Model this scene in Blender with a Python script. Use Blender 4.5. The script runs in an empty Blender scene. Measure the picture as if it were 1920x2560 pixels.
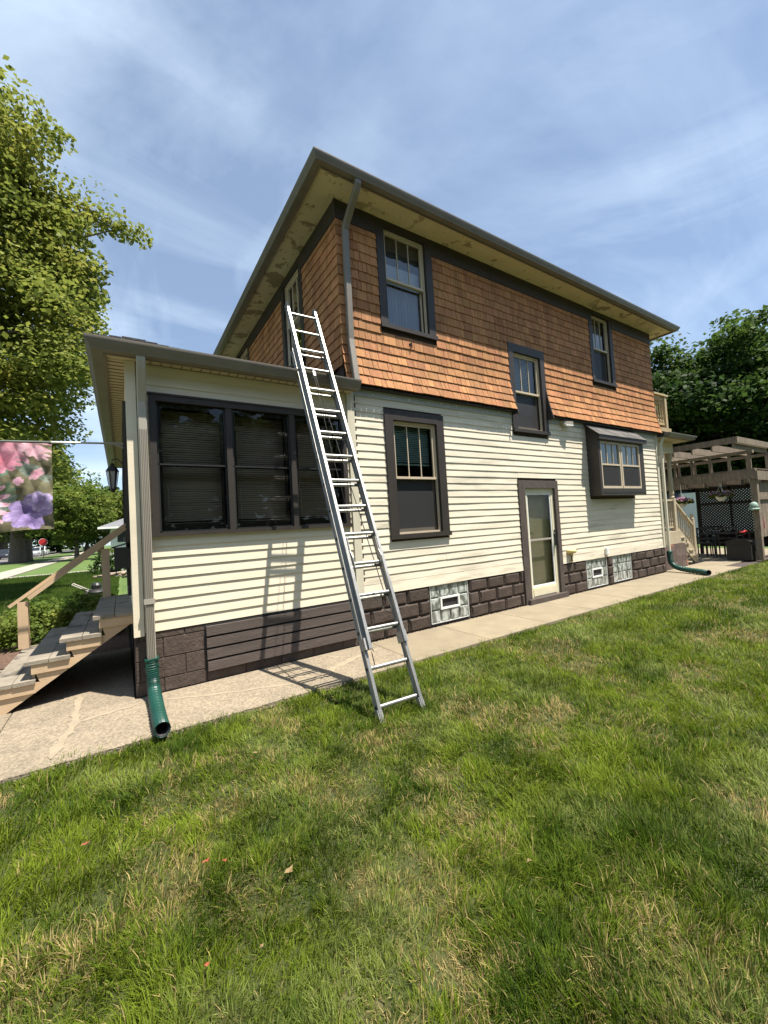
import bpy, bmesh, math, random
import numpy as np
from mathutils import Vector, Matrix
random.seed(7); RNG = np.random.default_rng(11)
sc = bpy.context.scene
COL = sc.collection

# ------------------------------------------------------------------ camera
CAM = Vector((-2.549, -4.701, 1.518))
YAW, PITCH, ROLL = math.radians(32.963), math.radians(2.073), math.radians(-3.366)
_f = Vector((math.sin(YAW)*math.cos(PITCH), math.cos(YAW)*math.cos(PITCH), math.sin(PITCH)))
_r0 = Vector((math.cos(YAW), -math.sin(YAW), 0)); _u0 = _r0.cross(_f)
_r = _r0*math.cos(ROLL) + _u0*math.sin(ROLL); _u = -_r0*math.sin(ROLL) + _u0*math.cos(ROLL)
cd = bpy.data.cameras.new('camera'); cam = bpy.data.objects.new('camera', cd); COL.objects.link(cam)
cam.matrix_world = Matrix(((_r.x, _u.x, -_f.x, CAM.x), (_r.y, _u.y, -_f.y, CAM.y), (_r.z, _u.z, -_f.z, CAM.z), (0, 0, 0, 1)))
cd.sensor_fit = 'VERTICAL'; cd.sensor_height = 36; cd.lens = 1014.24/2560*36; cd.clip_start = .05; cd.clip_end = 2000
sc.camera = cam

# ------------------------------------------------------------------ sky, sun, exposure
SUN = Vector((.67, -1.0, 3.05)).normalized()
w = bpy.data.worlds.new('World'); sc.world = w; w.use_nodes = True
nt = w.node_tree; N = nt.nodes; L = nt.links; N.clear()
out = N.new('ShaderNodeOutputWorld'); bg = N.new('ShaderNodeBackground'); bg.inputs[1].default_value = .053
sky = N.new('ShaderNodeTexSky'); sky.sky_type = 'NISHITA'; sky.sun_disc = False
sky.sun_elevation = math.asin(SUN.z); sky.sun_rotation = math.atan2(SUN.x, SUN.y)
sky.air_density = 1.0; sky.dust_density = .4; sky.ozone_density = 1.2; sky.altitude = 200
tc = N.new('ShaderNodeTexCoord'); sep = N.new('ShaderNodeSeparateXYZ'); L.new(tc.outputs['Generated'], sep.inputs[0])
def wmath(op, a, b=None):
    m = N.new('ShaderNodeMath'); m.operation = op
    for i, v in enumerate((a, b)):
        if v is None: continue
        if isinstance(v, (int, float)): m.inputs[i].default_value = v
        else: L.new(v, m.inputs[i])
    return m.outputs[0]
zz = wmath('MAXIMUM', wmath('ADD', sep.outputs[2], .18), .03)
cmb = N.new('ShaderNodeCombineXYZ'); L.new(wmath('DIVIDE', sep.outputs[0], zz), cmb.inputs[0]); L.new(wmath('DIVIDE', sep.outputs[1], zz), cmb.inputs[1])
def wnoise(scale, rot, st, detail, lo, hi, dist=0.):
    mp = N.new('ShaderNodeMapping'); mp.inputs['Rotation'].default_value[2] = rot; mp.inputs['Scale'].default_value = st
    L.new(cmb.outputs[0], mp.inputs[0])
    n = N.new('ShaderNodeTexNoise'); n.inputs['Scale'].default_value = scale; n.inputs['Detail'].default_value = detail
    n.inputs['Roughness'].default_value = .55; n.inputs['Distortion'].default_value = dist
    L.new(mp.outputs[0], n.inputs[0])
    r = N.new('ShaderNodeMapRange'); r.inputs[1].default_value = lo; r.inputs[2].default_value = hi
    L.new(n.outputs[0], r.inputs[0]); return r.outputs[0]
cl1 = wnoise(.9, .9, (1, .75, 1), 8, .46, .74, .9)
cl2 = wnoise(2.6, -.95, (.45, 1.5, 1), 8, .45, .85, .6)
cl3 = wnoise(.55, 1.1, (1, 1, 1), 3, .38, .62)
cf = wmath('MULTIPLY', wmath('ADD', wmath('MULTIPLY', cl1, .75), wmath('MULTIPLY', cl2, .30)), wmath('ADD', wmath('MULTIPLY', cl3, .8), .35))
cf = wmath('MINIMUM', wmath('ADD', wmath('MULTIPLY', cf, .95), .23), .94)
mx = N.new('ShaderNodeMix'); mx.data_type = 'RGBA'
L.new(cf, mx.inputs['Factor']); mx.inputs[7].default_value = (8.7, 10.5, 12.4, 1)
tint = N.new('ShaderNodeMix'); tint.data_type = 'RGBA'; tint.blend_type = 'MULTIPLY'; tint.inputs[0].default_value = 1; tint.inputs[7].default_value = (.90, 1.08, 1.27, 1)
L.new(sky.outputs[0], tint.inputs[6]); L.new(tint.outputs[2], mx.inputs[6])
L.new(mx.outputs[2], bg.inputs[0]); L.new(bg.outputs[0], out.inputs[0])
sd = bpy.data.lights.new('sun', 'SUN'); sd.energy = 5.0; sd.angle = math.radians(.5); sd.color = (1, .935, .83)
so = bpy.data.objects.new('sun', sd); COL.objects.link(so); so.rotation_euler = SUN.to_track_quat('Z', 'Y').to_euler(); so.location = (5, -10, 20)
vs = sc.view_settings; vs.view_transform = 'Standard'; vs.look = 'None'; vs.gamma = 1; vs.use_curve_mapping = False
vs.exposure = 1.1

# ------------------------------------------------------------------ materials
MATS = {}
def mat(name, c1, c2=None, scale=6., rough=.6, bump=0., bscale=40., metal=0., stretch=(1, 1, 1), rand=.0, spec=.5,
        spots=None, attr=None, transl=0., detail=6., contrast=(.35, .65), isl=0.):
    """noise-mixed principled material on world position"""
    m = bpy.data.materials.new(name); m.use_nodes = True; nt = m.node_tree; N = nt.nodes; L = nt.links
    b = N['Principled BSDF']; b.inputs['Roughness'].default_value = rough; b.inputs['Metallic'].default_value = metal
    b.inputs['Specular IOR Level'].default_value = spec
    geo = N.new('ShaderNodeNewGeometry'); mp = N.new('ShaderNodeMapping'); mp.inputs['Scale'].default_value = stretch
    L.new(geo.outputs['Position'], mp.inputs[0])
    def noise(s, det=detail, dist=0.):
        n = N.new('ShaderNodeTexNoise'); n.inputs['Scale'].default_value = s; n.inputs['Detail'].default_value = det
        n.inputs['Roughness'].default_value = .6; n.inputs['Distortion'].default_value = dist
        L.new(mp.outputs[0], n.inputs[0]); return n.outputs[0]
    def rng(v, lo, hi, a=0., bb=1.):
        r = N.new('ShaderNodeMapRange'); r.inputs[1].default_value = lo; r.inputs[2].default_value = hi
        r.inputs[3].default_value = a; r.inputs[4].default_value = bb; L.new(v, r.inputs[0]); return r.outputs[0]
    def mix(f, a, c):
        x = N.new('ShaderNodeMix'); x.data_type = 'RGBA'
        L.new(f, x.inputs['Factor']) if not isinstance(f, float) else setattr(x.inputs['Factor'], 'default_value', f)
        for s, v in ((6, a), (7, c)):
            if isinstance(v, tuple): x.inputs[s].default_value = (*v[:3], 1)
            else: L.new(v, x.inputs[s])
        return x.outputs[2]
    if attr:
        at = N.new('ShaderNodeAttribute'); at.attribute_name = attr; col = at.outputs['Color']
    else:
        col = mix(rng(noise(scale), *contrast), c1, c2 or tuple(x*.8 for x in c1))
    if spots:       # (colour, noise scale, threshold, softness, optional box (x0,x1,z0,z1))
        for s in spots:
            v = rng(noise(s[1], 8, .3), s[2], s[2]+s[3])
            if len(s) > 4:
                bx = s[4]; sp = N.new('ShaderNodeSeparateXYZ'); L.new(geo.outputs['Position'], sp.inputs[0])
                for ax, (lo, hi) in ((0, bx[:2]), (2, bx[2:])):
                    for e, sg in ((lo, 1), (hi, -1)):
                        rr = rng(sp.outputs[ax], e-.25*sg, e+.25*sg); q = N.new('ShaderNodeMath'); q.operation = 'MULTIPLY'
                        L.new(v, q.inputs[0]); L.new(rr, q.inputs[1]); v = q.outputs[0]
            col = mix(v, col, s[0])
    if rand or isl:
        oi = N.new('ShaderNodeObjectInfo'); ad = N.new('ShaderNodeMath'); ad.operation = 'ADD'
        L.new(oi.outputs['Random'], ad.inputs[0]); L.new(geo.outputs['Random Per Island'], ad.inputs[1])
        fr = N.new('ShaderNodeMath'); fr.operation = 'FRACT'; L.new(ad.outputs[0], fr.inputs[0])
        h = N.new('ShaderNodeHueSaturation'); k = max(rand, isl)
        L.new(rng(fr.outputs[0], 0, 1, 1-k, 1+k), h.inputs['Value']); L.new(col, h.inputs['Color'])
        f2 = N.new('ShaderNodeMath'); f2.operation = 'MULTIPLY'; L.new(fr.outputs[0], f2.inputs[0]); f2.inputs[1].default_value = 7.31
        f3 = N.new('ShaderNodeMath'); f3.operation = 'FRACT'; L.new(f2.outputs[0], f3.inputs[0])
        L.new(rng(f3.outputs[0], 0, 1, .5-.006*k/.2, .5+.006*k/.2), h.inputs['Hue'])
        col = h.outputs[0]
    L.new(col, b.inputs['Base Color'])
    if bump:
        bn = N.new('ShaderNodeBump'); bn.inputs['Strength'].default_value = min(1., bump); bn.inputs['Distance'].default_value = .01
        L.new(noise(bscale, 4), bn.inputs['Height']); L.new(bn.outputs[0], b.inputs['Normal'])
    if transl:
        t = N.new('ShaderNodeBsdfTranslucent'); L.new(col, t.inputs[0]); s = N.new('ShaderNodeMixShader'); s.inputs[0].default_value = transl
        L.new(b.outputs[0], s.inputs[1]); L.new(t.outputs[0], s.inputs[2]); L.new(s.outputs[0], N['Material Output'].inputs[0])
    MATS[name] = m; return m
def glass(name, tint=(.9, .93, .92), refl=1.6, rough=.0, bump=0.):
    m = bpy.data.materials.new(name); m.use_nodes = True; nt = m.node_tree; N = nt.nodes; L = nt.links; N.clear()
    o = N.new('ShaderNodeOutputMaterial'); t = N.new('ShaderNodeBsdfTransparent'); t.inputs[0].default_value = (*tint, 1)
    g = N.new('ShaderNodeBsdfGlossy'); g.inputs['Roughness'].default_value = rough
    fr = N.new('ShaderNodeFresnel'); fr.inputs[0].default_value = 1.5; mu = N.new('ShaderNodeMath'); mu.operation = 'MULTIPLY'; mu.use_clamp = True
    mu.inputs[1].default_value = refl; L.new(fr.outputs[0], mu.inputs[0])
    if bump:
        geo = N.new('ShaderNodeNewGeometry'); n = N.new('ShaderNodeTexNoise'); n.inputs['Scale'].default_value = 3.5; L.new(geo.outputs['Position'], n.inputs[0])
        b = N.new('ShaderNodeBump'); b.inputs['Strength'].default_value = bump; b.inputs['Distance'].default_value = .02; L.new(n.outputs[0], b.inputs['Height']); L.new(b.outputs[0], g.inputs['Normal'])
    s = N.new('ShaderNodeMixShader'); L.new(mu.outputs[0], s.inputs[0]); L.new(t.outputs[0], s.inputs[1]); L.new(g.outputs[0], s.inputs[2]); L.new(s.outputs[0], o.inputs[0])
    MATS[name] = m; return m

mat('clap', (.735, .66, .525), (.62, .555, .44), 5, .62, .25, 60, stretch=(.25, 1, 2.2), rand=.05, spec=.3,
    spots=[((.43, .40, .31), 2.6, .55, .16), ((.40, .36, .27), 5, .50, .2, (-1, 9.5, .55, .78)), ((.22, .18, .13), 8, .655, .015, (6.4, 9.5, .3, 1.45)), ((.30, .25, .19), 7, .745, .015)])
mat('primer', (.40, .41, .39), (.33, .34, .325), 6, .7, .2, 50, stretch=(.4, 1, 2))
mat('vinyl', (.71, .63, .485), (.64, .57, .44), 3, .5, .12, 90, stretch=(.15, 1, 1.5), rand=.03, spec=.35, spots=[((.52, .47, .36), 4, .62, .2)])
mat('corner', (.60, .56, .44), (.52, .48, .37), 4, .55, .2, 50, stretch=(2, 2, .4), spots=[((.36, .32, .25), 11, .68, .03)])
mat('shingle', (.47, .225, .098), (.34, .157, .070), 9, .75, .6, 55, stretch=(3.0, 3.0, .35), rand=.19, spec=.2, spots=[((.27, .128, .062), .9, .44, .35), ((.25, .110, .05), 5.5, .63, .12), ((.10, .04, .025), 14, .735, .03)])
mat('sheath', (.05, .03, .02), None, 8, .9)
mat('trim', (.037, .030, .0255), (.030, .0245, .021), 6, .5, .15, 70, stretch=(1, 1, .5), spec=.4)
mat('trimold', (.085, .066, .055), (.055, .042, .037), 14, .7, .5, 60, stretch=(1.5, 1, .5), spots=[((.30, .24, .18), 16, .70, .03)])
mat('foundation', (.083, .063, .052), (.058, .044, .037), 7, .8, 1., 26, rand=.16, spec=.2, spots=[((.15, .12, .10), 9, .665, .05), ((.045, .034, .03), 4, .62, .15)])
mat('mortar', (.062, .046, .041), None, 10, .9, .6, 40)
mat('boards', (.105, .080, .069), (.075, .058, .050), 9, .75, .7, 60, stretch=(.3, 1, 3), rand=.10, spots=[((.30, .26, .22), 22, .755, .02)])
mat('gutter', (.175, .155, .128), (.145, .129, .107), 4, .42, .05, 30, spec=.5)
mat('fascia', (.19, .15, .11), (.15, .118, .088), 5, .6, .2, 40)
mat('spout', (.36, .33, .275), (.31, .285, .24), 4, .5, .1, 40, stretch=(1, 1, .2))
mat('soffit', (.60, .52, .33), (.54, .465, .295), 2.5, .75, .4, 30, spots=[((.27, .215, .13), 3.2, .545, .03, (-.9, .5, 5, 7)), ((.27, .215, .13), 3.0, .56, .03, (5.9, 9.6, 5, 7)), ((.29, .23, .14), 2.2, .62, .02), ((.36, .285, .17), 7, .61, .03), ((.14, .105, .065), 12, .69, .03)])
mat('soffit2', (.46, .385, .25), (.42, .35, .23), 3, .6)
mat('roofing', (.045, .043, .042), (.03, .029, .028), 30, .9, .8, 120, rand=.2)
mat('roofing_grey', (.125, .117, .108), (.075, .07, .066), 40, .9, .6, 120, rand=.25)
mat('tan', (.52, .43, .31), (.46, .38, .275), 4, .5)
mat('cream', (.66, .60, .43), (.58, .53, .38), 6, .5, .1, 40, spots=[((.42, .36, .25), 9, .66, .05)])
mat('dark', (.018, .018, .019), None, 5, .7)
mat('screen', (.030, .029, .028), (.022, .021, .021), 200, .8)
mat('room', (.20, .18, .15), (.14, .125, .105), 1, .9)
mat('blind', (.42, .40, .33), (.36, .34, .28), 4, .5, rand=.0)
mat('blindgreen', (.50, .66, .62), (.42, .58, .54), 4, .5)
mat('curtain', (.50, .55, .60), (.38, .43, .48), 12, .8, stretch=(6, 6, .3))
mat('blockglass', (.46, .49, .46), (.13, .14, .125), 9, .12, .9, 7, spec=.8, contrast=(.42, .58), stretch=(1.6, 1, .8))
mat('grout', (.62, .63, .60), (.50, .51, .48), 9, .8)
mat('white', (.78, .78, .75), (.70, .70, .67), 4, .45)
mat('alu', (.44, .435, .41), (.33, .325, .305), 8, .42, .15, 60, metal=.85, stretch=(1, 1, .25), spots=[((.30, .29, .27), 16, .70, .06)])
mat('aluside', (.42, .41, .40), (.30, .30, .29), 8, .5, .1, 60, metal=.6, stretch=(1, 1, .25))
mat('rope', (.04, .038, .034), None, 40, .9)
mat('rubber', (.02, .02, .02), None, 10, .7)
mat('greenpipe', (.006, .058, .043), (.005, .046, .034), 6, .42, .1, 30, spec=.5)
mat('concrete', (.25, .207, .138), (.205, .168, .113), 3, .85, .5, 160, rand=.05, spots=[((.20, .165, .12), 2, .62, .2), ((.17, .14, .10), 60, .66, .04)])
mat('patch', (.30, .245, .17), (.25, .205, .145), 9, .9, .4, 60)
mat('steps', (.52, .375, .235), (.45, .325, .205), 6, .6, .15, 60)
mat('tread', (.27, .235, .185), (.18, .155, .12), 4, .75, .4, 60, spots=[((.075, .065, .052), 2.4, .57, .08)])
mat('woodgrey', (.26, .205, .145), (.15, .118, .088), 7, .8, .6, 40, stretch=(2, 2, .6), rand=.15)
mat('woodtan', (.46, .36, .20), (.38, .29, .165), 6, .7, .3, 40, rand=.08)
mat('woodporch', (.44, .37, .26), (.38, .32, .22), 6, .7, .2, 40, rand=.05)
mat('lattice', (.022, .014, .011), (.016, .010, .008), 6, .8)
mat('plastic', (.022, .019, .015), (.018, .015, .012), 8, .6)
mat('metalblack', (.02, .02, .021), None, 9, .45)
mat('lampglass', (.45, .47, .46), None, 9, .1)
mat('bark', (.16, .125, .095), (.085, .065, .05), 5, .95, 1., 14, stretch=(3, 3, .5), spots=[((.26, .22, .14), 3, .62, .1)])
mat('soil', (.055, .062, .014), (.030, .042, .008), 9, 1., .8, 60, spots=[((.16, .125, .06), 1.7, .62, .15)])
mat('turf', (.055, .105, .016), (.095, .145, .028), 1.3, .95, .9, 45, spots=[((.17, .17, .06), .9, .60, .2)])
mat('farturf', (.050, .095, .016), (.085, .135, .026), .35, .95, .9, 25)
mat('mulch', (.15, .085, .055), (.055, .033, .024), 26, .95, 1., 45)
mat('asphalt', (.15, .14, .13), (.12, .115, .11), 3, .9, .3, 60)
mat('paleconc', (.34, .31, .26), (.29, .26, .21), 2, .9, .2, 60)
mat('housewhite', (.74, .73, .70), (.68, .67, .64), 1, .6)
mat('housecream', (.46, .41, .32), None, 2, .7)
mat('greyroof', (.17, .17, .185), (.12, .12, .13), 6, .9, .4, 30)
mat('brickred', (.24, .085, .06), (.17, .06, .045), 9, .9)
mat('rock', (.42, .32, .24), (.30, .23, .18), 4, .9, .7, 20, rand=.2)
mat('carsilver', (.45, .46, .47), None, 2, .25, spec=.7); mat('carwhite', (.72, .72, .72), None, 2, .25, spec=.7); mat('cardark', (.03, .035, .05), None, 2, .25, spec=.7)
mat('carglass', (.02, .025, .03), None, 2, .08, spec=.8)
mat('signred', (.45, .02, .025), None, 3, .5)
mat('pinkflower', (.55, .25, .42), (.40, .15, .35), 30, .8, rand=.2, isl=.3)
mat('whiteflower', (.75, .75, .72), None, 30, .8)
mat('yellowstain', (.56, .40, .12), (.62, .52, .30), 20, .7)
mat('birdgreen', (.25, .36, .30), None, 8, .6)
mat('flagstripe', (.60, .50, .46), (.45, .08, .07), 14, .8, stretch=(1, 1, .1))
mat('leafnear', (.1, .1, .1), attr='Col', rough=.62, transl=.46, spec=.18)
mat('grass', (.1, .1, .1), attr='Col', rough=.6, transl=.40, spec=.14)
mat('flag', (.5, .5, .5), attr='Col', rough=.8, transl=.30, bump=.3, bscale=18)
mat('shadegreen', (.10, .12, .10), None, 5, .8); mat('paleblue', (.80, .88, .92), None, 3, .8)
mat('orangeleaf', (.30, .065, .03), None, 30, .7); mat('tanleaf', (.22, .15, .065), None, 30, .8)
glass('paneporch', (.90, .89, .86), 1.15, 0, .05); mat('blinddark', (.50, .42, .33), (.40, .335, .265), 1.6, .5)
glass('pane'); glass('panedoor', (.85, .85, .82), .8); glass('panebay', (.8, .84, .82), 1.8); glass('paneup', (.85, .88, .9), 2.4, 0, .25)

# ------------------------------------------------------------------ mesh helpers
WL = {}
def side(u, o, v): return (u, -o, v)                    # long wall at y = 0, outward is -y
def front(u, o, v): return (-o, u, v)                   # front wall at x = 0, outward is -x
class MB:
    def __init__(s, T=None): s.v = []; s.f = []; s.T = T
    def add(s, vs, fs):
        n = len(s.v); s.v += [tuple(s.T(*p)) if s.T else tuple(p) for p in vs]; s.f += [tuple(i+n for i in f) for f in fs]; return s
    def box(s, x0, x1, y0, y1, z0, z1):
        return s.add([(x0,y0,z0),(x1,y0,z0),(x1,y1,z0),(x0,y1,z0),(x0,y0,z1),(x1,y0,z1),(x1,y1,z1),(x0,y1,z1)],
              [(0,3,2,1),(4,5,6,7),(0,1,5,4),(1,2,6,5),(2,3,7,6),(3,0,4,7)])
    def bar(s, p, q, w, h, up=(0, 0, 1)):
        p, q, up = Vector(p), Vector(q), Vector(up); d = (q-p).normalized(); a = d.cross(up)
        if a.length < 1e-4: a = d.cross(Vector((1, 0, 0)))
        a.normalize(); b = a.cross(d); a *= w/2; b *= h/2
        return s.add([p-a-b, p+a-b, p+a+b, p-a+b, q-a-b, q+a-b, q+a+b, q-a+b], [(0,3,2,1),(4,5,6,7),(0,1,5,4),(1,2,6,5),(2,3,7,6),(3,0,4,7)])
    def prism(s, prof, p, q, fx, fy, caps=True):
        """profile (a,b) in the directions fx, fy extruded from p to q"""
        p, q, fx, fy = Vector(p), Vector(q), Vector(fx), Vector(fy); n = len(prof)
        vs = [p+fx*a+fy*b for a, b in prof] + [q+fx*a+fy*b for a, b in prof]
        fs = [(i, (i+1) % n, (i+1) % n+n, i+n) for i in range(n)]
        if caps: fs += [tuple(range(n-1, -1, -1)), tuple(range(n, 2*n))]
        return s.add(vs, fs)
    def tube(s, pts, rad, n=8, caps=True):
        pts = [Vector(p) for p in pts]; k = len(pts); rs = rad if isinstance(rad, (list, tuple)) else [rad]*k
        vs = []; fs = []; ref = None
        for i, p in enumerate(pts):
            d = (pts[min(i+1, k-1)]-pts[max(i-1, 0)]).normalized()
            if ref is None: ref = Vector((0, 0, 1)) if abs(d.z) < .9 else Vector((1, 0, 0))
            a = d.cross(ref).normalized(); b = a.cross(d); ref = -b if False else ref
            for j in range(n):
                t = 2*math.pi*j/n; vs.append(p+(a*math.cos(t)+b*math.sin(t))*rs[i])
        for i in range(k-1):
            for j in range(n): fs.append((i*n+j, i*n+(j+1) % n, (i+1)*n+(j+1) % n, (i+1)*n+j))
        if caps: fs += [tuple(range(n-1, -1, -1)), tuple(range((k-1)*n, k*n))]
        return s.add(vs, fs)
    def lathe(s, c, prof, n=10):
        c = Vector(c); vs = []; fs = []; k = len(prof)
        for r, z in prof:
            for j in range(n): t = 2*math.pi*j/n; vs.append(c+Vector((r*math.cos(t), r*math.sin(t), z)))
        for i in range(k-1):
            for j in range(n): fs.append((i*n+j, i*n+(j+1) % n, (i+1)*n+(j+1) % n, (i+1)*n+j))
        fs += [tuple(range(n-1, -1, -1)), tuple(range((k-1)*n, k*n))]
        return s.add(vs, fs)
    def cells(s, u0, u1, v0, v1, holes, o0, o1):
        """a slab between offsets o0 and o1 in (u,o,v) with rectangular holes"""
        us = sorted({u0, u1, *[max(u0, min(u1, h[k])) for h in holes for k in (0, 1)]}); vs_ = sorted({v0, v1, *[max(v0, min(v1, h[k])) for h in holes for k in (2, 3)]})
        for a, b in zip(us, us[1:]):
            for c, d in zip(vs_, vs_[1:]):
                if any(h[0]-1e-6 <= a and b <= h[1]+1e-6 and h[2]-1e-6 <= c and d <= h[3]+1e-6 for h in holes): continue
                s.box(a, b, o0, o1, c, d)
        return s
def tag(o, label=None, cat=None, group=None, kind=None):
    for k, v in (('label', label), ('category', cat), ('group', group), ('kind', kind)):
        if v: o[k] = v
    return o
def thing(name, loc, label, cat, group=None):
    o = bpy.data.objects.new(name, None); COL.objects.link(o); o.location = loc; o.empty_display_size = .1
    WL[o] = Vector(loc); return tag(o, label, cat, group)
def obj(name, mb, m, parent=None, smooth=False, norm=True, kind=None):
    vs = np.array(mb.v, dtype=float); lo, hi = vs.min(0), vs.max(0); c = np.array([(lo[0]+hi[0])/2, (lo[1]+hi[1])/2, lo[2]])
    me = bpy.data.meshes.new(name); me.from_pydata((vs-c).tolist(), [], mb.f)
    if norm and len(mb.f) < 20000:
        bm = bmesh.new(); bm.from_mesh(me); bmesh.ops.recalc_face_normals(bm, faces=bm.faces); bm.to_mesh(me); bm.free()
    me.materials.append(MATS[m]); me.update()
    if smooth:
        me.polygons.foreach_set('use_smooth', [True]*len(me.polygons))
        if smooth != True: me.set_sharp_from_angle(angle=math.radians(smooth))
    o = bpy.data.objects.new(name, me); COL.objects.link(o); c = Vector(c); WL[o] = c
    if parent is not None: o.parent = parent; o.location = c-WL[parent]
    else: o.location = c
    if kind: o['kind'] = kind
    return o
def inst(name, me, loc, parent, rot=None, scale=None):
    o = bpy.data.objects.new(name, me); COL.objects.link(o); o.parent = parent; o.location = Vector(loc)-WL[parent]; WL[o] = Vector(loc)
    if rot is not None: o.rotation_euler = rot
    if scale is not None: o.scale = scale
    return o
def big(name, V, F3, F4, m, parent=None, col=None, kind=None, loc=(0, 0, 0)):
    """big mesh from numpy arrays: V (n,3) world, F3 (a,3), F4 (b,4), col (n,3) vertex colours"""
    loc = np.array(loc, dtype=float); me = bpy.data.meshes.new(name); V = V-loc
    n3, n4 = (0 if F3 is None else len(F3)), (0 if F4 is None else len(F4))
    me.vertices.add(len(V)); me.vertices.foreach_set('co', V.astype(np.float32).ravel())
    idx = np.concatenate([x.ravel() for x in (F4, F3) if x is not None and len(x)]).astype(np.int32)
    me.loops.add(len(idx)); me.loops.foreach_set('vertex_index', idx)
    me.polygons.add(n3+n4)
    st = np.concatenate([np.arange(n4)*4, n4*4+np.arange(n3)*3]).astype(np.int32)
    me.polygons.foreach_set('loop_start', st)
    me.update(calc_edges=True); me.validate()
    if col is not None:
        a = me.color_attributes.new('Col', 'FLOAT_COLOR', 'POINT')
        a.data.foreach_set('color', np.concatenate([col, np.ones((len(col), 1))], 1).astype(np.float32).ravel())
    me.materials.append(MATS[m])
    o = bpy.data.objects.new(name, me); COL.objects.link(o); WL[o] = Vector(loc)
    if parent is not None: o.parent = parent; o.location = Vector(loc)-WL[parent]
    else: o.location = Vector(loc)
    if kind: o['kind'] = kind
    return o
def vnoise(x, y, s, seed):
    """smooth value noise in [0,1]"""
    g = np.random.default_rng(seed).random((64, 64)); x = np.asarray(x)*s+1000.3; y = np.asarray(y)*s+1000.7
    i, j = np.floor(x).astype(int), np.floor(y).astype(int); fx, fy = x-i, y-j; fx = fx*fx*(3-2*fx); fy = fy*fy*(3-2*fy)
    a = g[i % 64, j % 64]; b = g[(i+1) % 64, j % 64]; c = g[i % 64, (j+1) % 64]; d = g[(i+1) % 64, (j+1) % 64]
    return (a*(1-fx)+b*fx)*(1-fy)+(c*(1-fx)+d*fx)*fy
def fbm(x, y, s, seed, o=3):
    return sum(vnoise(x, y, s*2**k, seed+k)*.5**k for k in range(o))/sum(.5**k for k in range(o))

# ================================================================== GROUND AND PAVING
LH = 8.717           # house length along the wall
def sheet(name, x0, x1, y0, y1, z, m, kind='structure'):
    mb = MB().add([(x0, y0, z), (x1, y0, z), (x1, y1, z), (x0, y1, z)], [(0, 1, 2, 3)])
    return obj(name, mb, m, None, kind=kind)
sheet('ground', -300, 300, -300, 300, -.10, 'farturf')
def edged_lawn():
    """soil sheet of the side lawn with a slightly uneven edge along the walk"""
    xs = np.linspace(-14, 16, 121); e = -.96+.03*np.sin(xs*1.7)+.035*(fbm(xs, xs*0, 1.5, 3)-.5); ya = np.full_like(xs, -30.)
    V = np.concatenate([np.stack([xs, e, np.full_like(xs, -.05)], 1), np.stack([xs, ya, np.full_like(xs, -.05)], 1)]); n = len(xs)
    F = np.array([(i+n, i+1+n, i+1, i) for i in range(n-1)])
    o = big('lawn', V, None, F, 'soil', kind='structure'); return o
edged_lawn()
sheet('front_lawn', -7.6, -2.6, 5.0, 60, -.02, 'turf'); sheet('tree_lawn', -13.2, -9.3, -20, 75, -.03, 'turf')
sheet('street', -23, -13.4, -80, 180, -.05, 'asphalt'); sheet('far_verge', -60, -23.3, -80, 180, -.03, 'turf')
obj('kerb', MB().box(-13.4, -13.2, -80, 180, -.1, .04), 'paleconc', None, kind='structure')
obj('pavement', MB().box(-9.3, -7.75, -30, 100, -.1, .0), 'paleconc', None, kind='structure')
obj('neighbour_path', MB().box(-7.75, -3.0, 23.3, 24.3, -.1, .006), 'paleconc', None, kind='structure')
sheet('planting_bed', -5.6, -2.5, 2.3, 5.2, -.008, 'mulch')
# walk: slabs as pieces
walk = obj('walkway', MB().box(-6.0, 16.0, -.93, 3.0, -.12, -.03), 'mortar', None, kind='structure')
JX = [-6.0, -4.9, -3.45, -1.10, .17, 1.37, 2.57, 3.77, 4.97, 6.17, 7.37, 8.57]
def slab(x0, x1, y0, y1, z, name='slab'):
    mb = MB(); c = .008; g = .0025
    x0 += g; x1 -= g; y0 += g; y1 -= g
    mb.add([(x0, y0, -.05), (x1, y0, -.05), (x1, y1, -.05), (x0, y1, -.05), (x0, y0, z-c), (x1, y0, z-c), (x1, y1, z-c), (x0, y1, z-c),
            (x0+c, y0+c, z), (x1-c, y0+c, z), (x1-c, y1-c, z), (x0+c, y1-c, z)],
           [(0, 3, 2, 1), (0, 1, 5, 4), (1, 2, 6, 5), (2, 3, 7, 6), (3, 0, 4, 7), (4, 5, 9, 8), (5, 6, 10, 9), (6, 7, 11, 10), (7, 4, 8, 11), (8, 9, 10, 11)])
    return obj(name, mb, 'aggregate' if x1 < .5 else 'concrete', walk)
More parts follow.
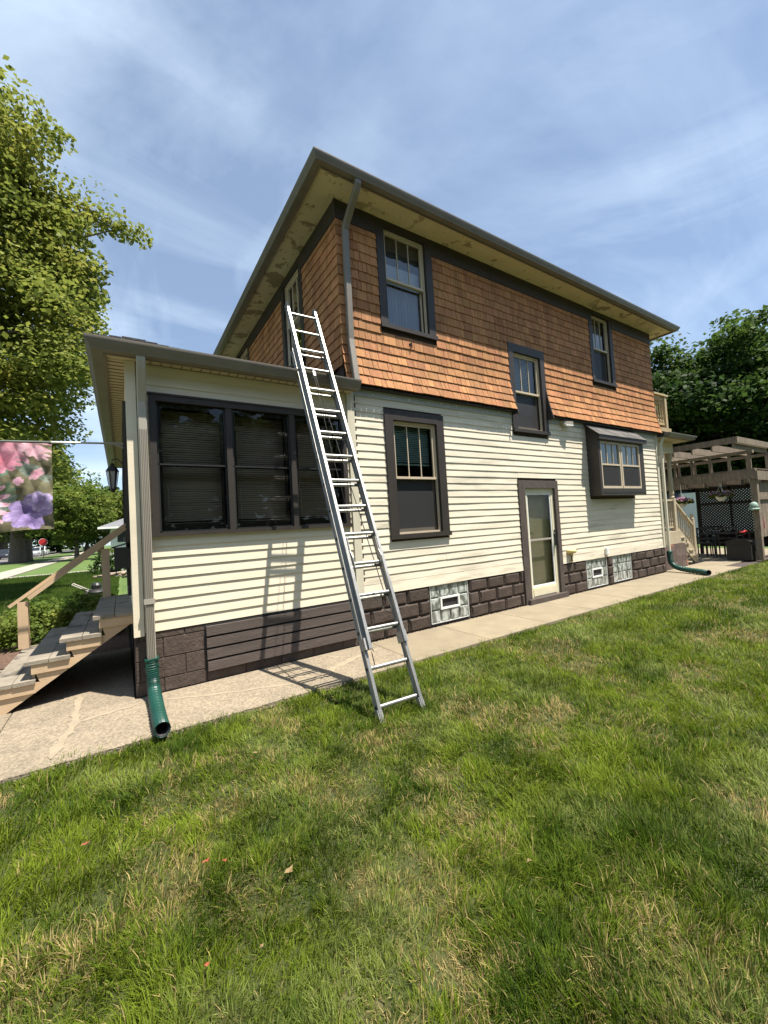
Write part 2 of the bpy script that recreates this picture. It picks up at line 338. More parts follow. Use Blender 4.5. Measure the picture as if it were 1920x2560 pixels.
# exposed aggregate concrete near the front corner
def aggregate():
    m = mat('aggregate', (.245, .20, .14), (.20, .165, .118), 3, .9, rand=.04)
    nt = m.node_tree; N = nt.nodes; L = nt.links; b = N['Principled BSDF']
    geo = N.new('ShaderNodeNewGeometry'); v = N.new('ShaderNodeTexVoronoi'); v.inputs['Scale'].default_value = 62; L.new(geo.outputs['Position'], v.inputs['Vector'])
    src = b.inputs['Base Color'].links[0].from_socket; x = N.new('ShaderNodeMix'); x.data_type = 'RGBA'; x.blend_type = 'OVERLAY'; x.inputs[0].default_value = .5
    bw = N.new('ShaderNodeRGBToBW'); L.new(v.outputs['Color'], bw.inputs[0]); r = N.new('ShaderNodeMapRange'); r.inputs[3].default_value = .16; r.inputs[4].default_value = .86; L.new(bw.outputs[0], r.inputs[0])
    L.new(src, x.inputs[6]); L.new(r.outputs[0], x.inputs[7]); L.new(x.outputs[2], b.inputs['Base Color'])
    bp = N.new('ShaderNodeBump'); bp.inputs['Strength'].default_value = .9; bp.inputs['Distance'].default_value = .006; bp.invert = True
    L.new(v.outputs['Distance'], bp.inputs['Height']); L.new(bp.outputs[0], b.inputs['Normal'])
aggregate()
for i, (a, b) in enumerate(zip(JX, JX[1:])):
    if b < -2.4: slab(a, b, -.97, -.1, .0); slab(a, b, -.1, 2.3, .003)
    else: slab(a, b, -.97, -.005, .0)
slab(-3.45, -2.485, .0, 2.3, .001)
for a, b in ((8.57, 10.4), (10.4, 12.2), (12.2, 14.0), (14.0, 16.0)):
    slab(a, b, -.97 if a < 10 else -.60, .85, .0); slab(a, b, .85, 3.0, .0)
def ribbon(pts, wd, z, name='crack_patch', m='patch'):
    """mortar patch smeared along a crack: uneven flat ribbon with a little height"""
    V = []; F = []; k = 0; P = [Vector((*p, 0)) for p in pts]; path = []
    for a, b in zip(P, P[1:]):
        n = max(2, int((b-a).length/.05)); path += [a.lerp(b, i/n) for i in range(n)]
    path.append(P[-1]); n = len(path)
    for i, p in enumerate(path):
        d = (path[min(i+1, n-1)]-path[max(i-1, 0)]).normalized(); s = Vector((-d.y, d.x, 0))
        w1 = wd*(.45+.9*random.random())/2; w2 = wd*(.45+.9*random.random())/2; e = min(1, min(i, n-1-i)/2+.15)
        V += [p+s*w1*e+Vector((0, 0, z)), p+Vector((0, 0, z+.004)), p-s*w2*e+Vector((0, 0, z))]
    for i in range(n-1): F += [(3*i, 3*i+3, 3*i+4, 3*i+1), (3*i+1, 3*i+4, 3*i+5, 3*i+2)]
    return obj(name, MB().add(V, F), m, walk, smooth=True, norm=False)
ribbon([(-2.29, -.20), (-2.0, -.35), (-1.73, -.475), (-1.36, -.60), (-1.15, -.70)], .05, .002)
ribbon([(-.95, -.78), (-.62, -.55), (-.2, -.36), (.1, -.30)], .085, .002)
ribbon([(-2.44, -.16), (-2.65, -.20), (-2.91, -.25)], .075, .003)
ribbon([(-2.95, .45), (-2.94, -.05), (-2.935, -.31), (-3.0, -.62), (-3.02, -.88)], .075, .004)
ribbon([(-1.12, -.45), (-.95, -.62), (-.80, -.80)], .05, .002)

# ================================================================== HOUSE
house = thing('house', (0, 0, 0), 'two storey house with brown shingles above cream clapboards and a front porch', 'house')
W_LOW = (.586, 1.670, 1.332, 3.174)      # lower window, outer trim
W_MID = (3.313, 4.332, 3.065, 4.677)
W_UPL = (.626, 1.645, 4.352, 5.960)
W_UPR = (6.000, 6.935, 4.352, 5.960)
DOOR = (3.335, 4.470, .0, 2.200)
BAY = (5.590, 7.440, 1.895, 3.40)
ZS, ZF0, ZF1, ZSOF = .609, 3.43, 4.05, 5.96
FLARE = .115
def prof(z): return FLARE*max(0., (ZF1-z)/(ZF1-ZF0))**1.5
def inner(w, a=.10): return (w[0]+a, w[1]-a, w[2]+a*.6, w[3]-a)
holes = [inner(W_LOW), inner(W_MID), inner(W_UPL), inner(W_UPR), (DOOR[0]+.1, DOOR[1]-.1, -.2, 2.1)]
# structural wall shells (dark sheathing behind the cladding)
shell = obj('wall', MB(side).cells(0, LH, ZS, 6.0, holes, -.14, -.02), 'sheath', house)
FW = [(1.216, 2.20, 4.30, 5.96), (4.40, 5.40, 4.30, 5.96)]
obj('wall', MB(front).cells(0.0, 7.0, .5, 6.0, [inner(h) for h in FW], -.14, -.02), 'sheath', house)
obj('wall', MB().box(LH-.14, LH-.02, .14, 7.0, .0, 6.0), 'housecream', house)
obj('wall', MB().box(.14, LH-.14, 6.9, 7.0, .0, 6.0), 'housecream', house)
obj('partition', MB().box(.14, LH-.14, 2.6, 2.7, .62, 5.95), 'room', house)
obj('partition', MB().box(2.55, 2.63, .15, 2.6, .62, 5.95), 'room', house); obj('partition', MB().box(5.2, 5.28, .15, 2.6, 2.9, 5.95), 'room', house)
obj('ceiling', MB().box(.14, LH-.14, .14, 6.9, 5.80, 5.94), 'room', house)
obj('floor', MB().box(.14, 3.2, .14, 2.6, .66, .74), 'room', house); obj('floor', MB().box(.14, 3.2, .14, 2.6, 3.45, 3.6), 'room', house); obj('floor', MB().box(4.6, LH-.14, .14, 2.6, 3.45, 3.6), 'room', house)

# ---- shingles
shs = obj('shingle_siding', MB(side).cells(0, LH, ZF0+.005, ZSOF, holes, -.02, -.012), 'sheath', house)
EXP = .137
SMESH = {}
def shingle_geo(wd, h, tb=.0145, tt=.004):
    """wedge with origin at bottom centre back: local x width, y outward negative, z up"""
    a = wd/2; k = wd*.03
    return [(-a, 0, 0), (a, 0, 0), (a, 0, h), (-a, 0, h), (-a, -tb, 0), (a, -tb, 0), (a, -tt, h), (-a, -tt, h)], \
           [(0, 1, 2, 3), (4, 7, 6, 5), (0, 4, 5, 1), (1, 5, 6, 2), (2, 6, 7, 3), (3, 7, 4, 0)]
SW = [.07, .085, .10, .12, .14, .165, .19, .215]
def shingle_mesh(i):
    if i not in SMESH:
        v, f = shingle_geo(SW[i]-.0065, EXP+.035); me = bpy.data.meshes.new('shingle'); me.from_pydata(v, [], f)
        bm = bmesh.new(); bm.from_mesh(me); bmesh.ops.recalc_face_normals(bm, faces=bm.faces); bm.to_mesh(me); bm.free()
        me.materials.append(MATS['shingle']); SMESH[i] = me
    return SMESH[i]
items = []        # (wall, u centre, z, width idx, width, z jitter)
def course(wall, u0, u1, z):
    u = u0
    while u < u1-.02:
        i = random.randrange(len(SW)); wd = SW[i]
        if u+wd > u1-.05: wd = u1-u; i = -1
        items.append((wall, u+wd/2, z, i, wd)); u += wd
zc = ZF0; zcs = []
while zc < 5.70: zcs.append(zc); zc += EXP
for z in zcs:
    top = min(z+EXP, 5.72)
    segs = [(-.026, LH+.01)]
    for w in (W_MID, W_UPL, W_UPR):
        if w[2] < z+EXP*.9 and w[3] > z+.02:
            segs = [s for a, b in segs for s in ((a, min(b, w[0]-.002)), (max(a, w[1]+.002), b)) if s[1]-s[0] > .03]
    for a, b in segs: course('side', a, b, z+random.uniform(-.002, .002))
    if z > 3.6:
        segs = [(0., 6.9)]
        for w in FW: segs = [s for a, b in segs for s in ((a, min(b, w[0])), (max(a, w[1]), b)) if s[1]-s[0] > .03]
        for a, b in segs: course('front', a, b, z)
def dist(it): return (Vector((it[1], 0, it[2]))-CAM).length if it[0] == 'side' else 99+it[1]
items.sort(key=dist)
rest = MB(); nind = 0
for wall, u, z, i, wd in items:
    zj = z+random.uniform(-.004, .004); p0, p1 = prof(z), prof(z+EXP); tilt = math.atan2(p0-p1+.007, EXP)
    if wall == 'front': p0 = 0; tilt = math.atan2(.007, EXP)
    if wall == 'side' and i >= 0 and nind < 300:
        inst('shingle', shingle_mesh(i), (u, -p0-.010, zj), shs, (-tilt+random.uniform(-.012, .012), random.uniform(-.010, .010), 0)); nind += 1
    else:
        v, f = shingle_geo(wd-.0065, EXP+.035); c, s = math.cos(tilt), math.sin(tilt)
        v = [(x, y*c+zv*s, -y*s+zv*c) for x, y, zv in v]      # bottom pushed outward
        if wall == 'side': rest.add([(u+x, -p0-.010+y, zj+zv) for x, y, zv in v], f)
        else: rest.add([(-.010+y, u-x, zj+zv) for x, y, zv in v], f)
obj('shingle', rest, 'shingle', shs, norm=False, kind='stuff')
# woven corner strips where the two shingled walls meet, flare soffit and starter board
obj('flare_soffit', MB(side).box(.02, W_MID[0]-.004, -.01, FLARE-.035, ZF0-.030, ZF0-.002), 'trim', house)
obj('flare_soffit', MB(side).box(W_MID[1]+.004, LH+.05, -.01, FLARE-.035, ZF0-.030, ZF0-.002), 'trim', house)
obj('flare_end', MB().add([(LH+.01, -prof(ZF0)-.01, ZF0), (LH+.01, .02, ZF0), (LH+.01, .02, ZF1), (LH+.01, -.01, ZF1), (LH+.05, -prof(ZF0)-.005, ZF0), (LH+.05, .02, ZF0), (LH+.02, .02, ZF1), (LH+.02, -.01, ZF1)],
    [(0, 1, 2, 3), (4, 7, 6, 5), (0, 4, 5, 1), (1, 5, 6, 2), (2, 6, 7, 3), (3, 7, 4, 0)]), 'shingle', house)
# frieze boards under the eaves
for a, b in ((-.035, W_UPL[0]), (W_UPL[1], W_UPR[0]), (W_UPR[1], LH+.02)):
    obj('frieze', MB(side).box(a, b, -.01, .03, 5.705, ZSOF), 'trim', house)
for a, b in ((.0, FW[0][0]), (FW[0][1], FW[1][0]), (FW[1][1], 7.0)):
    obj('frieze', MB(front).box(a, b, -.01, .03, 5.705, ZSOF), 'trim', house)

# ---- clapboards
cls = obj('clapboard_siding', MB(side).cells(0.0, LH, ZS+.02, ZF0-.02, holes, -.02, -.014), 'sheath', house)
def board(u0, u1, z, h, m, parent, name='clapboard', lip=.0145, T=side, wav=.002, top=.004):
    n = max(2, int((u1-u0)/.35)); V = []; F = []
    for i in range(n+1):
        u = u0+(u1-u0)*i/n; j = random.uniform(-wav, wav); k = random.uniform(-wav, wav)*.8
        V += [(u, -.013, z+k+.006), (u, lip-.010+j, z+k), (u, top-.012+j*.4, z+h+.012), (u, -.013, z+h+.012)]
    for i in range(n):
        a, b = 4*i, 4*i+4; F += [(a+q, b+q, b+(q+1) % 4, a+(q+1) % 4) for q in range(4)]
    F += [(0, 1, 2, 3), (4*n+3, 4*n+2, 4*n+1, 4*n)]
    return obj(name, MB(T).add(V, F), m, parent)
EC = .1064; rows = [3.202-EC*k for k in range(24)]
def split(a, b, cuts):
    segs = [(a, b)]
    for w0, w1 in cuts: segs = [s for p, q in segs for s in ((p, min(q, w0)), (max(p, w1), q)) if s[1]-s[0] > .02]
    return segs
for z in rows:
    if z < .74: continue
    cuts = [(w[0]+.005, w[1]-.005) for w in (W_LOW, W_MID, DOOR, BAY) if w[2]+.01 < z+EC*.9 and w[3]-.01 > z]
    for a, b in split(.11, LH-.10, cuts):
        if b-a > 3 and random.random() < .8:
            c = a+(b-a)*random.uniform(.35, .65); board(a, c-.001, z, EC, 'clap', cls); board(c+.001, b, z, EC, 'clap', cls)
        else: board(a, b, z, EC, 'clap', cls)
for a, b in split(.02, LH, [(W_MID[0]+.005, W_MID[1]-.005)]):
    board(a, b, 3.308, .10, 'primer', cls, 'frieze_board', lip=.02, top=.018)
for x in (.42, .78, 1.05, 1.42, 1.66, 1.80, 1.98, 2.32, 2.68, 2.98, 3.2, 4.5, 5.2):
    r_ = random.uniform(.012, .022); z_ = 3.36+random.uniform(-.02, .02); obj('filler_spot', MB(side).add([(x+r_*.8*math.cos(k*.7854), .0115, z_+r_*math.sin(k*.7854)) for k in range(8)], [tuple(range(8))]), 'clap', cls)
for a, b in split(.0, LH, [(DOOR[0]+.005, DOOR[1]-.005)]):
    board(a, b, ZS, rows[-1]-ZS if rows[-1] > .7 else .146, 'clap', cls, 'water_table', lip=.020, top=.014)
obj('corner_board', MB(side).box(0.0, .108, -.012, .022, ZS-.004, 3.40), 'corner', house)
obj('corner_board', MB(side).box(LH-.098, LH, -.012, .022, ZS-.004, 3.40), 'corner', house)
obj('corner_board', MB().box(LH, LH+.022, -.022, .10, ZS-.004, 3.40), 'corner', house)

# ---- windows on the walls
def window(w, T, casing=.135, head=.14, sill=.055, kind='blind', meet=.5, pane='pane', muntins=2, gmat='tan', blind='blindgreen', blind_to=.45, cap=False, topz=None, label=None, frdepth=.05):
    x0, x1, z0, z1 = w; cx = obj('window', MB(T).box(x0, x0+casing, -.012, .026, z0+sill, z1), 'trim', house)   # left casing carries the window
    if label: cx['label'] = label
    P = lambda name, mb, m, **k: obj(name, mb, m, cx, **k)
    P('casing', MB(T).box(x1-casing, x1, -.012, .026, z0+sill, z1), 'trim')
    P('head_casing', MB(T).box(x0+casing, x1-casing, -.012, .0265, z1-head, z1), 'trim')
    P('sill', MB(T).box(x0-.004, x1+.012, -.05, .050, z0, z0+sill), 'trim')
    a, b, c, d = x0+casing, x1-casing, z0+sill, z1-head
    # dark jamb reveals
    P('jamb', MB(T).box(a-.02, a+.004, -.12, -.014, c, d).box(b-.004, b+.02, -.12, -.014, c, d).box(a, b, -.12, -.014, d-.004, d+.03), 'trim')
    f = .026
    P('frame', MB(T).box(a+.006, a+f, -.055, -.018, c, d).box(b-f, b-.006, -.055, -.018, c, d).box(a+f, b-f, -.055, -.018, d-f, d).box(a+f, b-f, -.055, -.018, c, c+f), gmat)
    zm = c+(d-c)*meet; g = .032
    P('meeting_rail', MB(T).box(a+f, b-f, -.075, -.022, zm-.022, zm+.012), gmat)
    up = MB(T).box(a+f, a+f+g, -.078, -.04, zm, d-f).box(b-f-g, b-f, -.078, -.04, zm, d-f).box(a+f+g, b-f-g, -.078, -.04, d-f-g, d-f)
    P('upper_sash', up, gmat)
    if muntins:
        mm = MB(T)
        for i in range(1, muntins+1): u = a+f+g+(b-a-2*f-2*g)*i/(muntins+1); mm.box(u-.0065, u+.0065, -.066, -.050, zm+.012, d-f-g)
        P('muntin', mm, gmat)
    P('pane', MB(T).add([(a+f, -.060, zm), (b-f, -.060, zm), (b-f, -.060, d-f), (a+f, -.060, d-f)], [(0, 1, 2, 3)]), pane)
    P('lower_sash', MB(T).box(a+f, a+f+g, -.112, -.085, c+f, zm-.022).box(b-f-g, b-f, -.112, -.085, c+f, zm-.022).box(a+f+g, b-f-g, -.112, -.085, c+f, c+f+.05), gmat)
    P('pane', MB(T).add([(a+f, -.095, c+f), (b-f, -.095, c+f), (b-f, -.095, zm), (a+f, -.095, zm)], [(0, 1, 2, 3)]), pane)
    if kind == 'blind':
        s = MB(T); z = d-f-.03; zb = d-(d-c)*blind_to
        while z > zb:
            s.add([(a+f+.01, -.155, z-.011), (b-f-.01, -.155, z-.011), (b-f-.01, -.170, z+.011), (a+f+.01, -.170, z+.011)], [(0, 1, 2, 3)]); z -= .028
        s.box(a+f+.01, b-f-.01, -.185, -.155, zb-.03, zb-.005); P('blind', s, blind, norm=False)
    if kind == 'screen':
        P('screen', MB(T).add([(a+f, -.05, c+f), (b-f, -.05, c+f), (b-f, -.05, zm-.02), (a+f, -.05, zm-.02)], [(0, 1, 2, 3)]), 'screen')
    if kind in ('curtain', 'curtain2'):
        s = MB(T); n = 40; V = []; F = []; zt = d-f if kind == 'curtain2' else zm+.01
        for i in range(n+1):
            u = a+f+(b-a-2*f)*i/n; o = -.20-.018*math.sin(i*1.9)
            V += [(u, o, c), (u, o, zt)]
        F = [(2*i, 2*i+2, 2*i+3, 2*i+1) for i in range(n)]; P('curtain', s.add(V, F), 'curtain', norm=False)
        if kind == 'curtain':
            P('shade', MB(T).box(a+f, b-f, -.14, -.13, zm+.30, d-f), 'shadegreen'); P('sky_reflection_panel', MB(T).box(a+f, b-f, -.145, -.14, zm+.0, zm+.30), 'paleblue')  # pale blue panel imitates sky mirrored in the upper sash
    return cx
def screen(cx, a, b, c, d, T):
    obj('screen', MB(T).add([(a, -.078, c), (b, -.078, c), (b, -.078, d), (a, -.078, d)], [(0, 1, 2, 3)]), 'screenmat', cx)
# insect screen: fine dark mesh, partly see-through
def mk_screen():
    m = bpy.data.materials.new('screenmat'); m.use_nodes = True; nt = m.node_tree; N = nt.nodes; L = nt.links; b = N['Principled BSDF']
    b.inputs['Base Color'].default_value = (.035, .035, .037, 1); b.inputs['Roughness'].default_value = .7
    t = N.new('ShaderNodeBsdfTransparent'); s = N.new('ShaderNodeMixShader'); s.inputs[0].default_value = .62
    L.new(t.outputs[0], s.inputs[1]); L.new(b.outputs[0], s.inputs[2]); L.new(s.outputs[0], N['Material Output'].inputs[0]); MATS['screenmat'] = m
mk_screen()
wl = window(W_LOW, side, .140, .145, .065, 'blind', .50, 'pane', 2, blind_to=.36, label='ground floor window with green blinds')
screen(wl, .75, 1.50, 1.43, 2.20, side)
wm = window(W_MID, side, .125, .145, .06, 'blind', .50, 'pane', 2, blind_to=.62, label='stair window cutting through the shingle skirt')
screen(wm, 3.46, 4.19, 3.15, 3.80, side)
wu = window(W_UPL, side, .130, .10, .06, 'curtain', .50, 'paneup', 2, label='upper window with curtain nearest the downspout')
wr = window(W_UPR, side, .120, .08, .06, 'curtain2', .50, 'pane', 2, label='upper window at the far end of the shingled wall')
screen(wr, 6.13, 6.81, 4.42, 5.12, side)
for h in FW: window(h, front, .12, .10, .06, 'curtain2', .5, 'pane', 2)
# mid window stands on side cheeks through the flare
def cheek(u0, u1):
    zs = [3.36+.08*k for k in range(10)]; n = len(zs); V = []
    for u in (u0, u1): V += [(u, prof(z)+.022, z) for z in zs]+[(u, .01, z) for z in reversed(zs)]
    m = 2*n; obj('cheek', MB(side).add(V, [(i, (i+1) % m, (i+1) % m+m, i+m) for i in range(m)]+[tuple(range(m)), tuple(range(2*m-1, m-1, -1))]), 'trim', wm)
cheek(W_MID[0]-.004, W_MID[0]+.018); cheek(W_MID[1]-.018, W_MID[1]+.004)

# ---- side door
dr = obj('door', MB(side).box(3.50, 3.585, -.06, -.02, .09, 2.06).box(4.285, 4.365, -.06, -.02, .09, 2.06).box(3.585, 4.285, -.06, -.02, 1.97, 2.06).box(3.585, 4.285, -.06, -.02, .09, .27), 'cream', house)
dr['label'] = 'cream storm door with a full glass panel'
obj('casing', MB(side).box(DOOR[0], 3.50, -.02, .024, .0, 2.06), 'trimold', dr); obj('casing', MB(side).box(4.365, DOOR[1], -.02, .024, .0, 2.06), 'trimold', dr)
obj('head_casing', MB(side).box(DOOR[0], DOOR[1], -.02, .0245, 2.06, 2.2), 'trimold', dr)
obj('threshold', MB(side).box(DOOR[0]+.05, DOOR[1]+.03, -.05, .075, .004, .088), 'trimold', dr)
obj('stop_moulding', MB(side).box(3.585, 3.615, -.05, -.028, .27, 1.97).box(4.255, 4.285, -.05, -.028, .27, 1.97).box(3.615, 4.255, -.05, -.028, 1.94, 1.97).box(3.615, 4.255, -.05, -.028, .27, .30), 'white', dr)
obj('kick_panel', MB(side).box(3.60, 4.27, -.022, -.012, .115, .245), 'cream', dr)
obj('cross_bar', MB(side).box(3.615, 4.255, -.045, -.032, 1.10, 1.135), 'spout', dr)
obj('pane', MB(side).add([(3.61, -.042, .29), (4.26, -.042, .29), (4.26, -.042, 1.95), (3.61, -.042, 1.95)], [(0, 1, 2, 3)]), 'panedoor', dr)
obj('inner_door', MB(side).box(3.5, 4.37, -.20, -.16, .1, 2.06).box(3.62, 3.9, -.16, -.15, 1.25, 1.85), 'cream', dr)
hd = obj('handle', MB(side).box(4.305, 4.335, -.02, .0, .98, 1.20).bar((4.32, .035, 1.0), (4.32, .035, 1.17), .022, .02), 'metalblack', dr)
obj('lock', MB(side).box(4.308, 4.332, -.02, .012, 1.23, 1.27), 'metalblack', dr)

# ---- garden bay window
bay = obj('bay_window', MB(side).box(BAY[0], BAY[0]+.05, -.01, .245, 1.895, 3.10).box(BAY[1]-.05, BAY[1], -.01, .245, 1.895, 3.10).box(BAY[0]+.05, BAY[1]-.05, -.01, .24, 1.895, 1.945), 'trim', house)
bay['label'] = 'dark box bay window under a small shingled roof'
P = lambda n, mb, m, **k: obj(n, mb, m, bay, **k)
P('face_board', MB(side).box(BAY[0]+.05, BAY[1]-.05, .215, .246, 1.945, 2.035), 'trim'); P('face_board', MB(side).box(BAY[0]+.05, BAY[1]-.05, .215, .246, 3.01, 3.10), 'trim')
P('face_board', MB(side).box(BAY[0]+.05, 5.665, .215, .246, 2.035, 3.01), 'trim'); P('face_board', MB(side).box(7.275, BAY[1]-.05, .215, .246, 2.035, 3.01), 'trim')
P('back', MB(side).box(BAY[0], BAY[1], -.10, -.09, 1.9, 3.1), 'dark')
for a, b in ((5.665, 6.450), (6.475, 7.275)):
    f = .045; s = MB(side).box(a, a+f, .20, .238, 2.035, 3.01).box(b-f, b, .20, .238, 2.035, 3.01).box(a+f, b-f, .20, .238, 2.965, 3.01).box(a+f, b-f, .20, .238, 2.035, 2.085).box(a+f, b-f, .195, .236, 2.515, 2.55)
    fr = P('sash', s, 'tan')
    m2 = MB(side)
    for i in (1, 2): u = a+f+(b-a-2*f)*i/3; m2.box(u-.008, u+.008, .205, .225, 2.55, 2.965)
    P('muntin', m2, 'tan')
    P('pane', MB(side).add([(a+f, .21, 2.55), (b-f, .21, 2.55), (b-f, .21, 2.965), (a+f, .21, 2.965)], [(0, 1, 2, 3)]), 'panebay')
    P('screen', MB(side).add([(a+f, .225, 2.085), (b-f, .225, 2.085), (b-f, .225, 2.515), (a+f, .225, 2.515)], [(0, 1, 2, 3)]), 'screenmat')
    n = 24; V = []
    for i in range(n+1): u = a+f+(b-a-2*f)*i/n; o = .12-.02*math.sin(i*1.7); V += [(u, o, 2.5), (u, o, 2.97)]
    P('curtain', MB(side).add(V, [(2*i, 2*i+2, 2*i+3, 2*i+1) for i in range(n)]), 'blindgreen', norm=False)
rf = P('roof', MB(side).add([(BAY[0]-.06, -.0, 3.395), (BAY[1]+.06, -.0, 3.395), (BAY[1]+.06, .315, 3.115), (BAY[0]-.06, .315, 3.115), (BAY[0]-.06, -.0, 3.37), (BAY[1]+.06, -.0, 3.37), (BAY[1]+.06, .315, 3.09), (BAY[0]-.06, .315, 3.09)],
    [(0, 1, 2, 3), (4, 7, 6, 5), (0, 4, 5, 1), (1, 5, 6, 2), (2, 6, 7, 3), (3, 7, 4, 0)]), 'trim')
P('fascia', MB(side).box(BAY[0]-.05, BAY[1]+.05, .245, .31, 3.03, 3.095), 'trim')
P('gable_cheek', MB(side).add([(BAY[0], -.0, 3.09), (BAY[0], .25, 3.09), (BAY[0], .25, 3.14), (BAY[0], 0, 3.365), (BAY[0]+.03, -.0, 3.09), (BAY[0]+.03, .25, 3.09), (BAY[0]+.03, .25, 3.14), (BAY[0]+.03, 0, 3.365)],
    [(0, 1, 2, 3), (4, 7, 6, 5), (0, 4, 5, 1), (1, 5, 6, 2), (2, 6, 7, 3), (3, 7, 4, 0)]), 'trim')
tabs = MB(side)
for r in range(3):
    u = BAY[0]-.07
    while u < BAY[1]+.05:
        wd = random.choice((.12, .16, .20)); o1 = .325-r*.105; z1 = 3.118+r*.0933; o0 = o1-.12; z0 = z1+.107; t = .006+.004*random.random()
        b = min(u+wd-.006, BAY[1]+.07)
        tabs.add([(u, o1, z1), (b, o1, z1), (b, o0, z0), (u, o0, z0), (u, o1, z1+t), (b, o1, z1+t), (b, o0, z0+t*.4), (u, o0, z0+t*.4)], [(0, 3, 2, 1), (4, 5, 6, 7), (0, 1, 5, 4), (1, 2, 6, 5), (2, 3, 7, 6), (3, 0, 4, 7)]); u += wd
P('roof_shingle', tabs, 'roofing_grey', norm=False, kind='stuff')

# ---- foundation: rock-faced blocks, glass block windows
GB = [(1.235, 1.992, .045, .600, True), (5.290, 6.042, .040, .595, True), (6.290, 7.050, .045, .610, False)]
fnd = obj('foundation', MB(side).cells(0, DOOR[0]+.02, -.1, ZS, [(g[0], g[1], g[2], g[3]) for g in GB], -.2, -.030), 'mortar', house)
fnd2 = obj('foundation', MB(side).cells(DOOR[1]-.02, LH, -.1, ZS, [(g[0], g[1], g[2], g[3]) for g in GB], -.2, -.030), 'mortar', house)
def rock_block(u0, u1, z0, z1, T=side, parent=fnd, m='foundation', c=.034, o=.008, name='block', jit=.007, g=.006, base=-.034, bev=.028):
    u0 += g; u1 -= g; z0 += g; z1 -= g; j = lambda: random.uniform(-jit, jit); c = min(c, (u1-u0)*.3)
    V = [(u0, base, z0), (u1, base, z0), (u1, base, z1), (u0, base, z1), (u0, o-bev, z0), (u1, o-bev, z0), (u1, o-bev, z1), (u0, o-bev, z1),
         (u0+c+j(), o+j(), z0+c*.8+j()), (u1-c+j(), o+j(), z0+c*.8+j()), (u1-c+j(), o+j(), z1-c*.8+j()), (u0+c+j(), o+j(), z1-c*.8+j())]
    F = [(0, 1, 2, 3), (0, 4, 5, 1), (1, 5, 6, 2), (2, 6, 7, 3), (3, 7, 4, 0), (4, 8, 9, 5), (5, 9, 10, 6), (6, 10, 11, 7), (7, 11, 8, 4), (8, 11, 10, 9)]
    return obj(name, MB(T).add(V, F), m, parent)
for r, (z0, z1) in enumerate(((0.0, .205), (.205, .41), (.41, .602))):
    u = -.2 if r % 2 else .0; cuts = [(DOOR[0]+.005, DOOR[1]-.005)]+[(g[0]-.012, g[1]+.012) for g in GB]
    while u < LH:
        for a, b in split(max(u, .0), min(u+.405, LH), cuts):
            if b-a > .035: rock_block(a, b, z0, z1, parent=fnd if a < 4 else fnd2)
        u += .405
for gi, (x0, x1, z0, z1, vent) in enumerate(GB):
    gw = obj('glass_block_window', MB(side).box(x0, x1, -.11, -.05, z0, z1), 'grout', house)
    cw, ch = (x1-x0)/4, (z1-z0)/3
    for i in range(4):
        for j in range(3):
            if vent and j == 1 and i in (1, 2): continue
            rock_block(x0+i*cw, x0+(i+1)*cw, z0+j*ch, z0+(j+1)*ch, parent=gw, m='blockglass', c=.012, o=-.018, name='glass_block', jit=.0015, g=.009, base=-.055, bev=.014)
    obj('frame', MB(side).box(x0, x1, -.055, -.014, z0-.006, z0+.007).box(x0, x1, -.055, -.014, z1-.007, z1+.004).box(x0-.004, x0+.007, -.055, -.014, z0, z1).box(x1-.007, x1+.004, -.055, -.014, z0, z1), 'grout', gw)
    if vent:
        a, b, c, d = x0+cw*.98, x0+3*cw*1.005, z0+ch*1.0, z0+2*ch
        vf = obj('vent', MB(side).box(a, b, -.04, -.006, c, c+.028).box(a, b, -.04, -.006, d-.028, d).box(a, a+.028, -.04, -.006, c+.028, d-.028).box(b-.028, b, -.04, -.006, c+.028, d-.028), 'white', gw)
        obj('vent_screen', MB(side).box(a+.02, b-.02, -.045, -.03, c+.02, d-.02), 'dark', gw)
# rubble strip at the base of the wall
deb = MB()
for _ in range(900):
    u = random.uniform(.0, LH+.3); y = -abs(random.gauss(0, .022))-.004; s = random.uniform(.003, .010); z = s*.4
    if DOOR[0]-.02 < u < DOOR[1]+.04: continue
    deb.add([(u-s, y-s*.6, z-s*.5), (u+s, y-s*.4, z-s*.5), (u+s*.3, y+s, z-s*.5), (u, y, z+s*.6)], [(0, 2, 1), (0, 1, 3), (1, 2, 3), (2, 0, 3)])
tag(obj('loose_grit', deb, 'patch', None, norm=False), 'crumbs of mortar and grit along the foot of the wall', 'grit', kind='stuff')

# ---- main roof, eaves, gutters
OV = .508; YB = 7.0
def hip(x0, x1, y0, y1, z, s, ridge_along='x', t=.03):
    V = [(x0, y0, z), (x1, y0, z), (x1, y1, z), (x0, y1, z)]; h = (y1-y0)/2*s
    r0, r1 = (x0+(y1-y0)/2, (y0+y1)/2, z+h), (x1-(y1-y0)/2, (y0+y1)/2, z+h)
    V += [r0, r1]+[(a, b, c-t) for a, b, c in V[:4]]
    return MB().add(V, [(0, 1, 5, 4), (1, 2, 5), (2, 3, 4, 5), (3, 0, 4), (0, 6, 7, 1), (1, 7, 8, 2), (2, 8, 9, 3), (3, 9, 6, 0), (6, 9, 8, 7)])
roof = obj('roof', hip(-OV+.03, LH+OV-.03, -OV+.03, YB+OV-.03, 6.055, .42), 'roofing', house)
EI = .383
obj('soffit', MB().box(-EI, LH+EI, -EI, -.0, ZSOF, ZSOF+.015), 'soffit', house); obj('soffit', MB().box(-EI, .0, .0, YB+EI, ZSOF, ZSOF+.015), 'soffit', house)
obj('soffit', MB().box(LH, LH+EI, .0, YB+EI, ZSOF, ZSOF+.015), 'soffit', house)
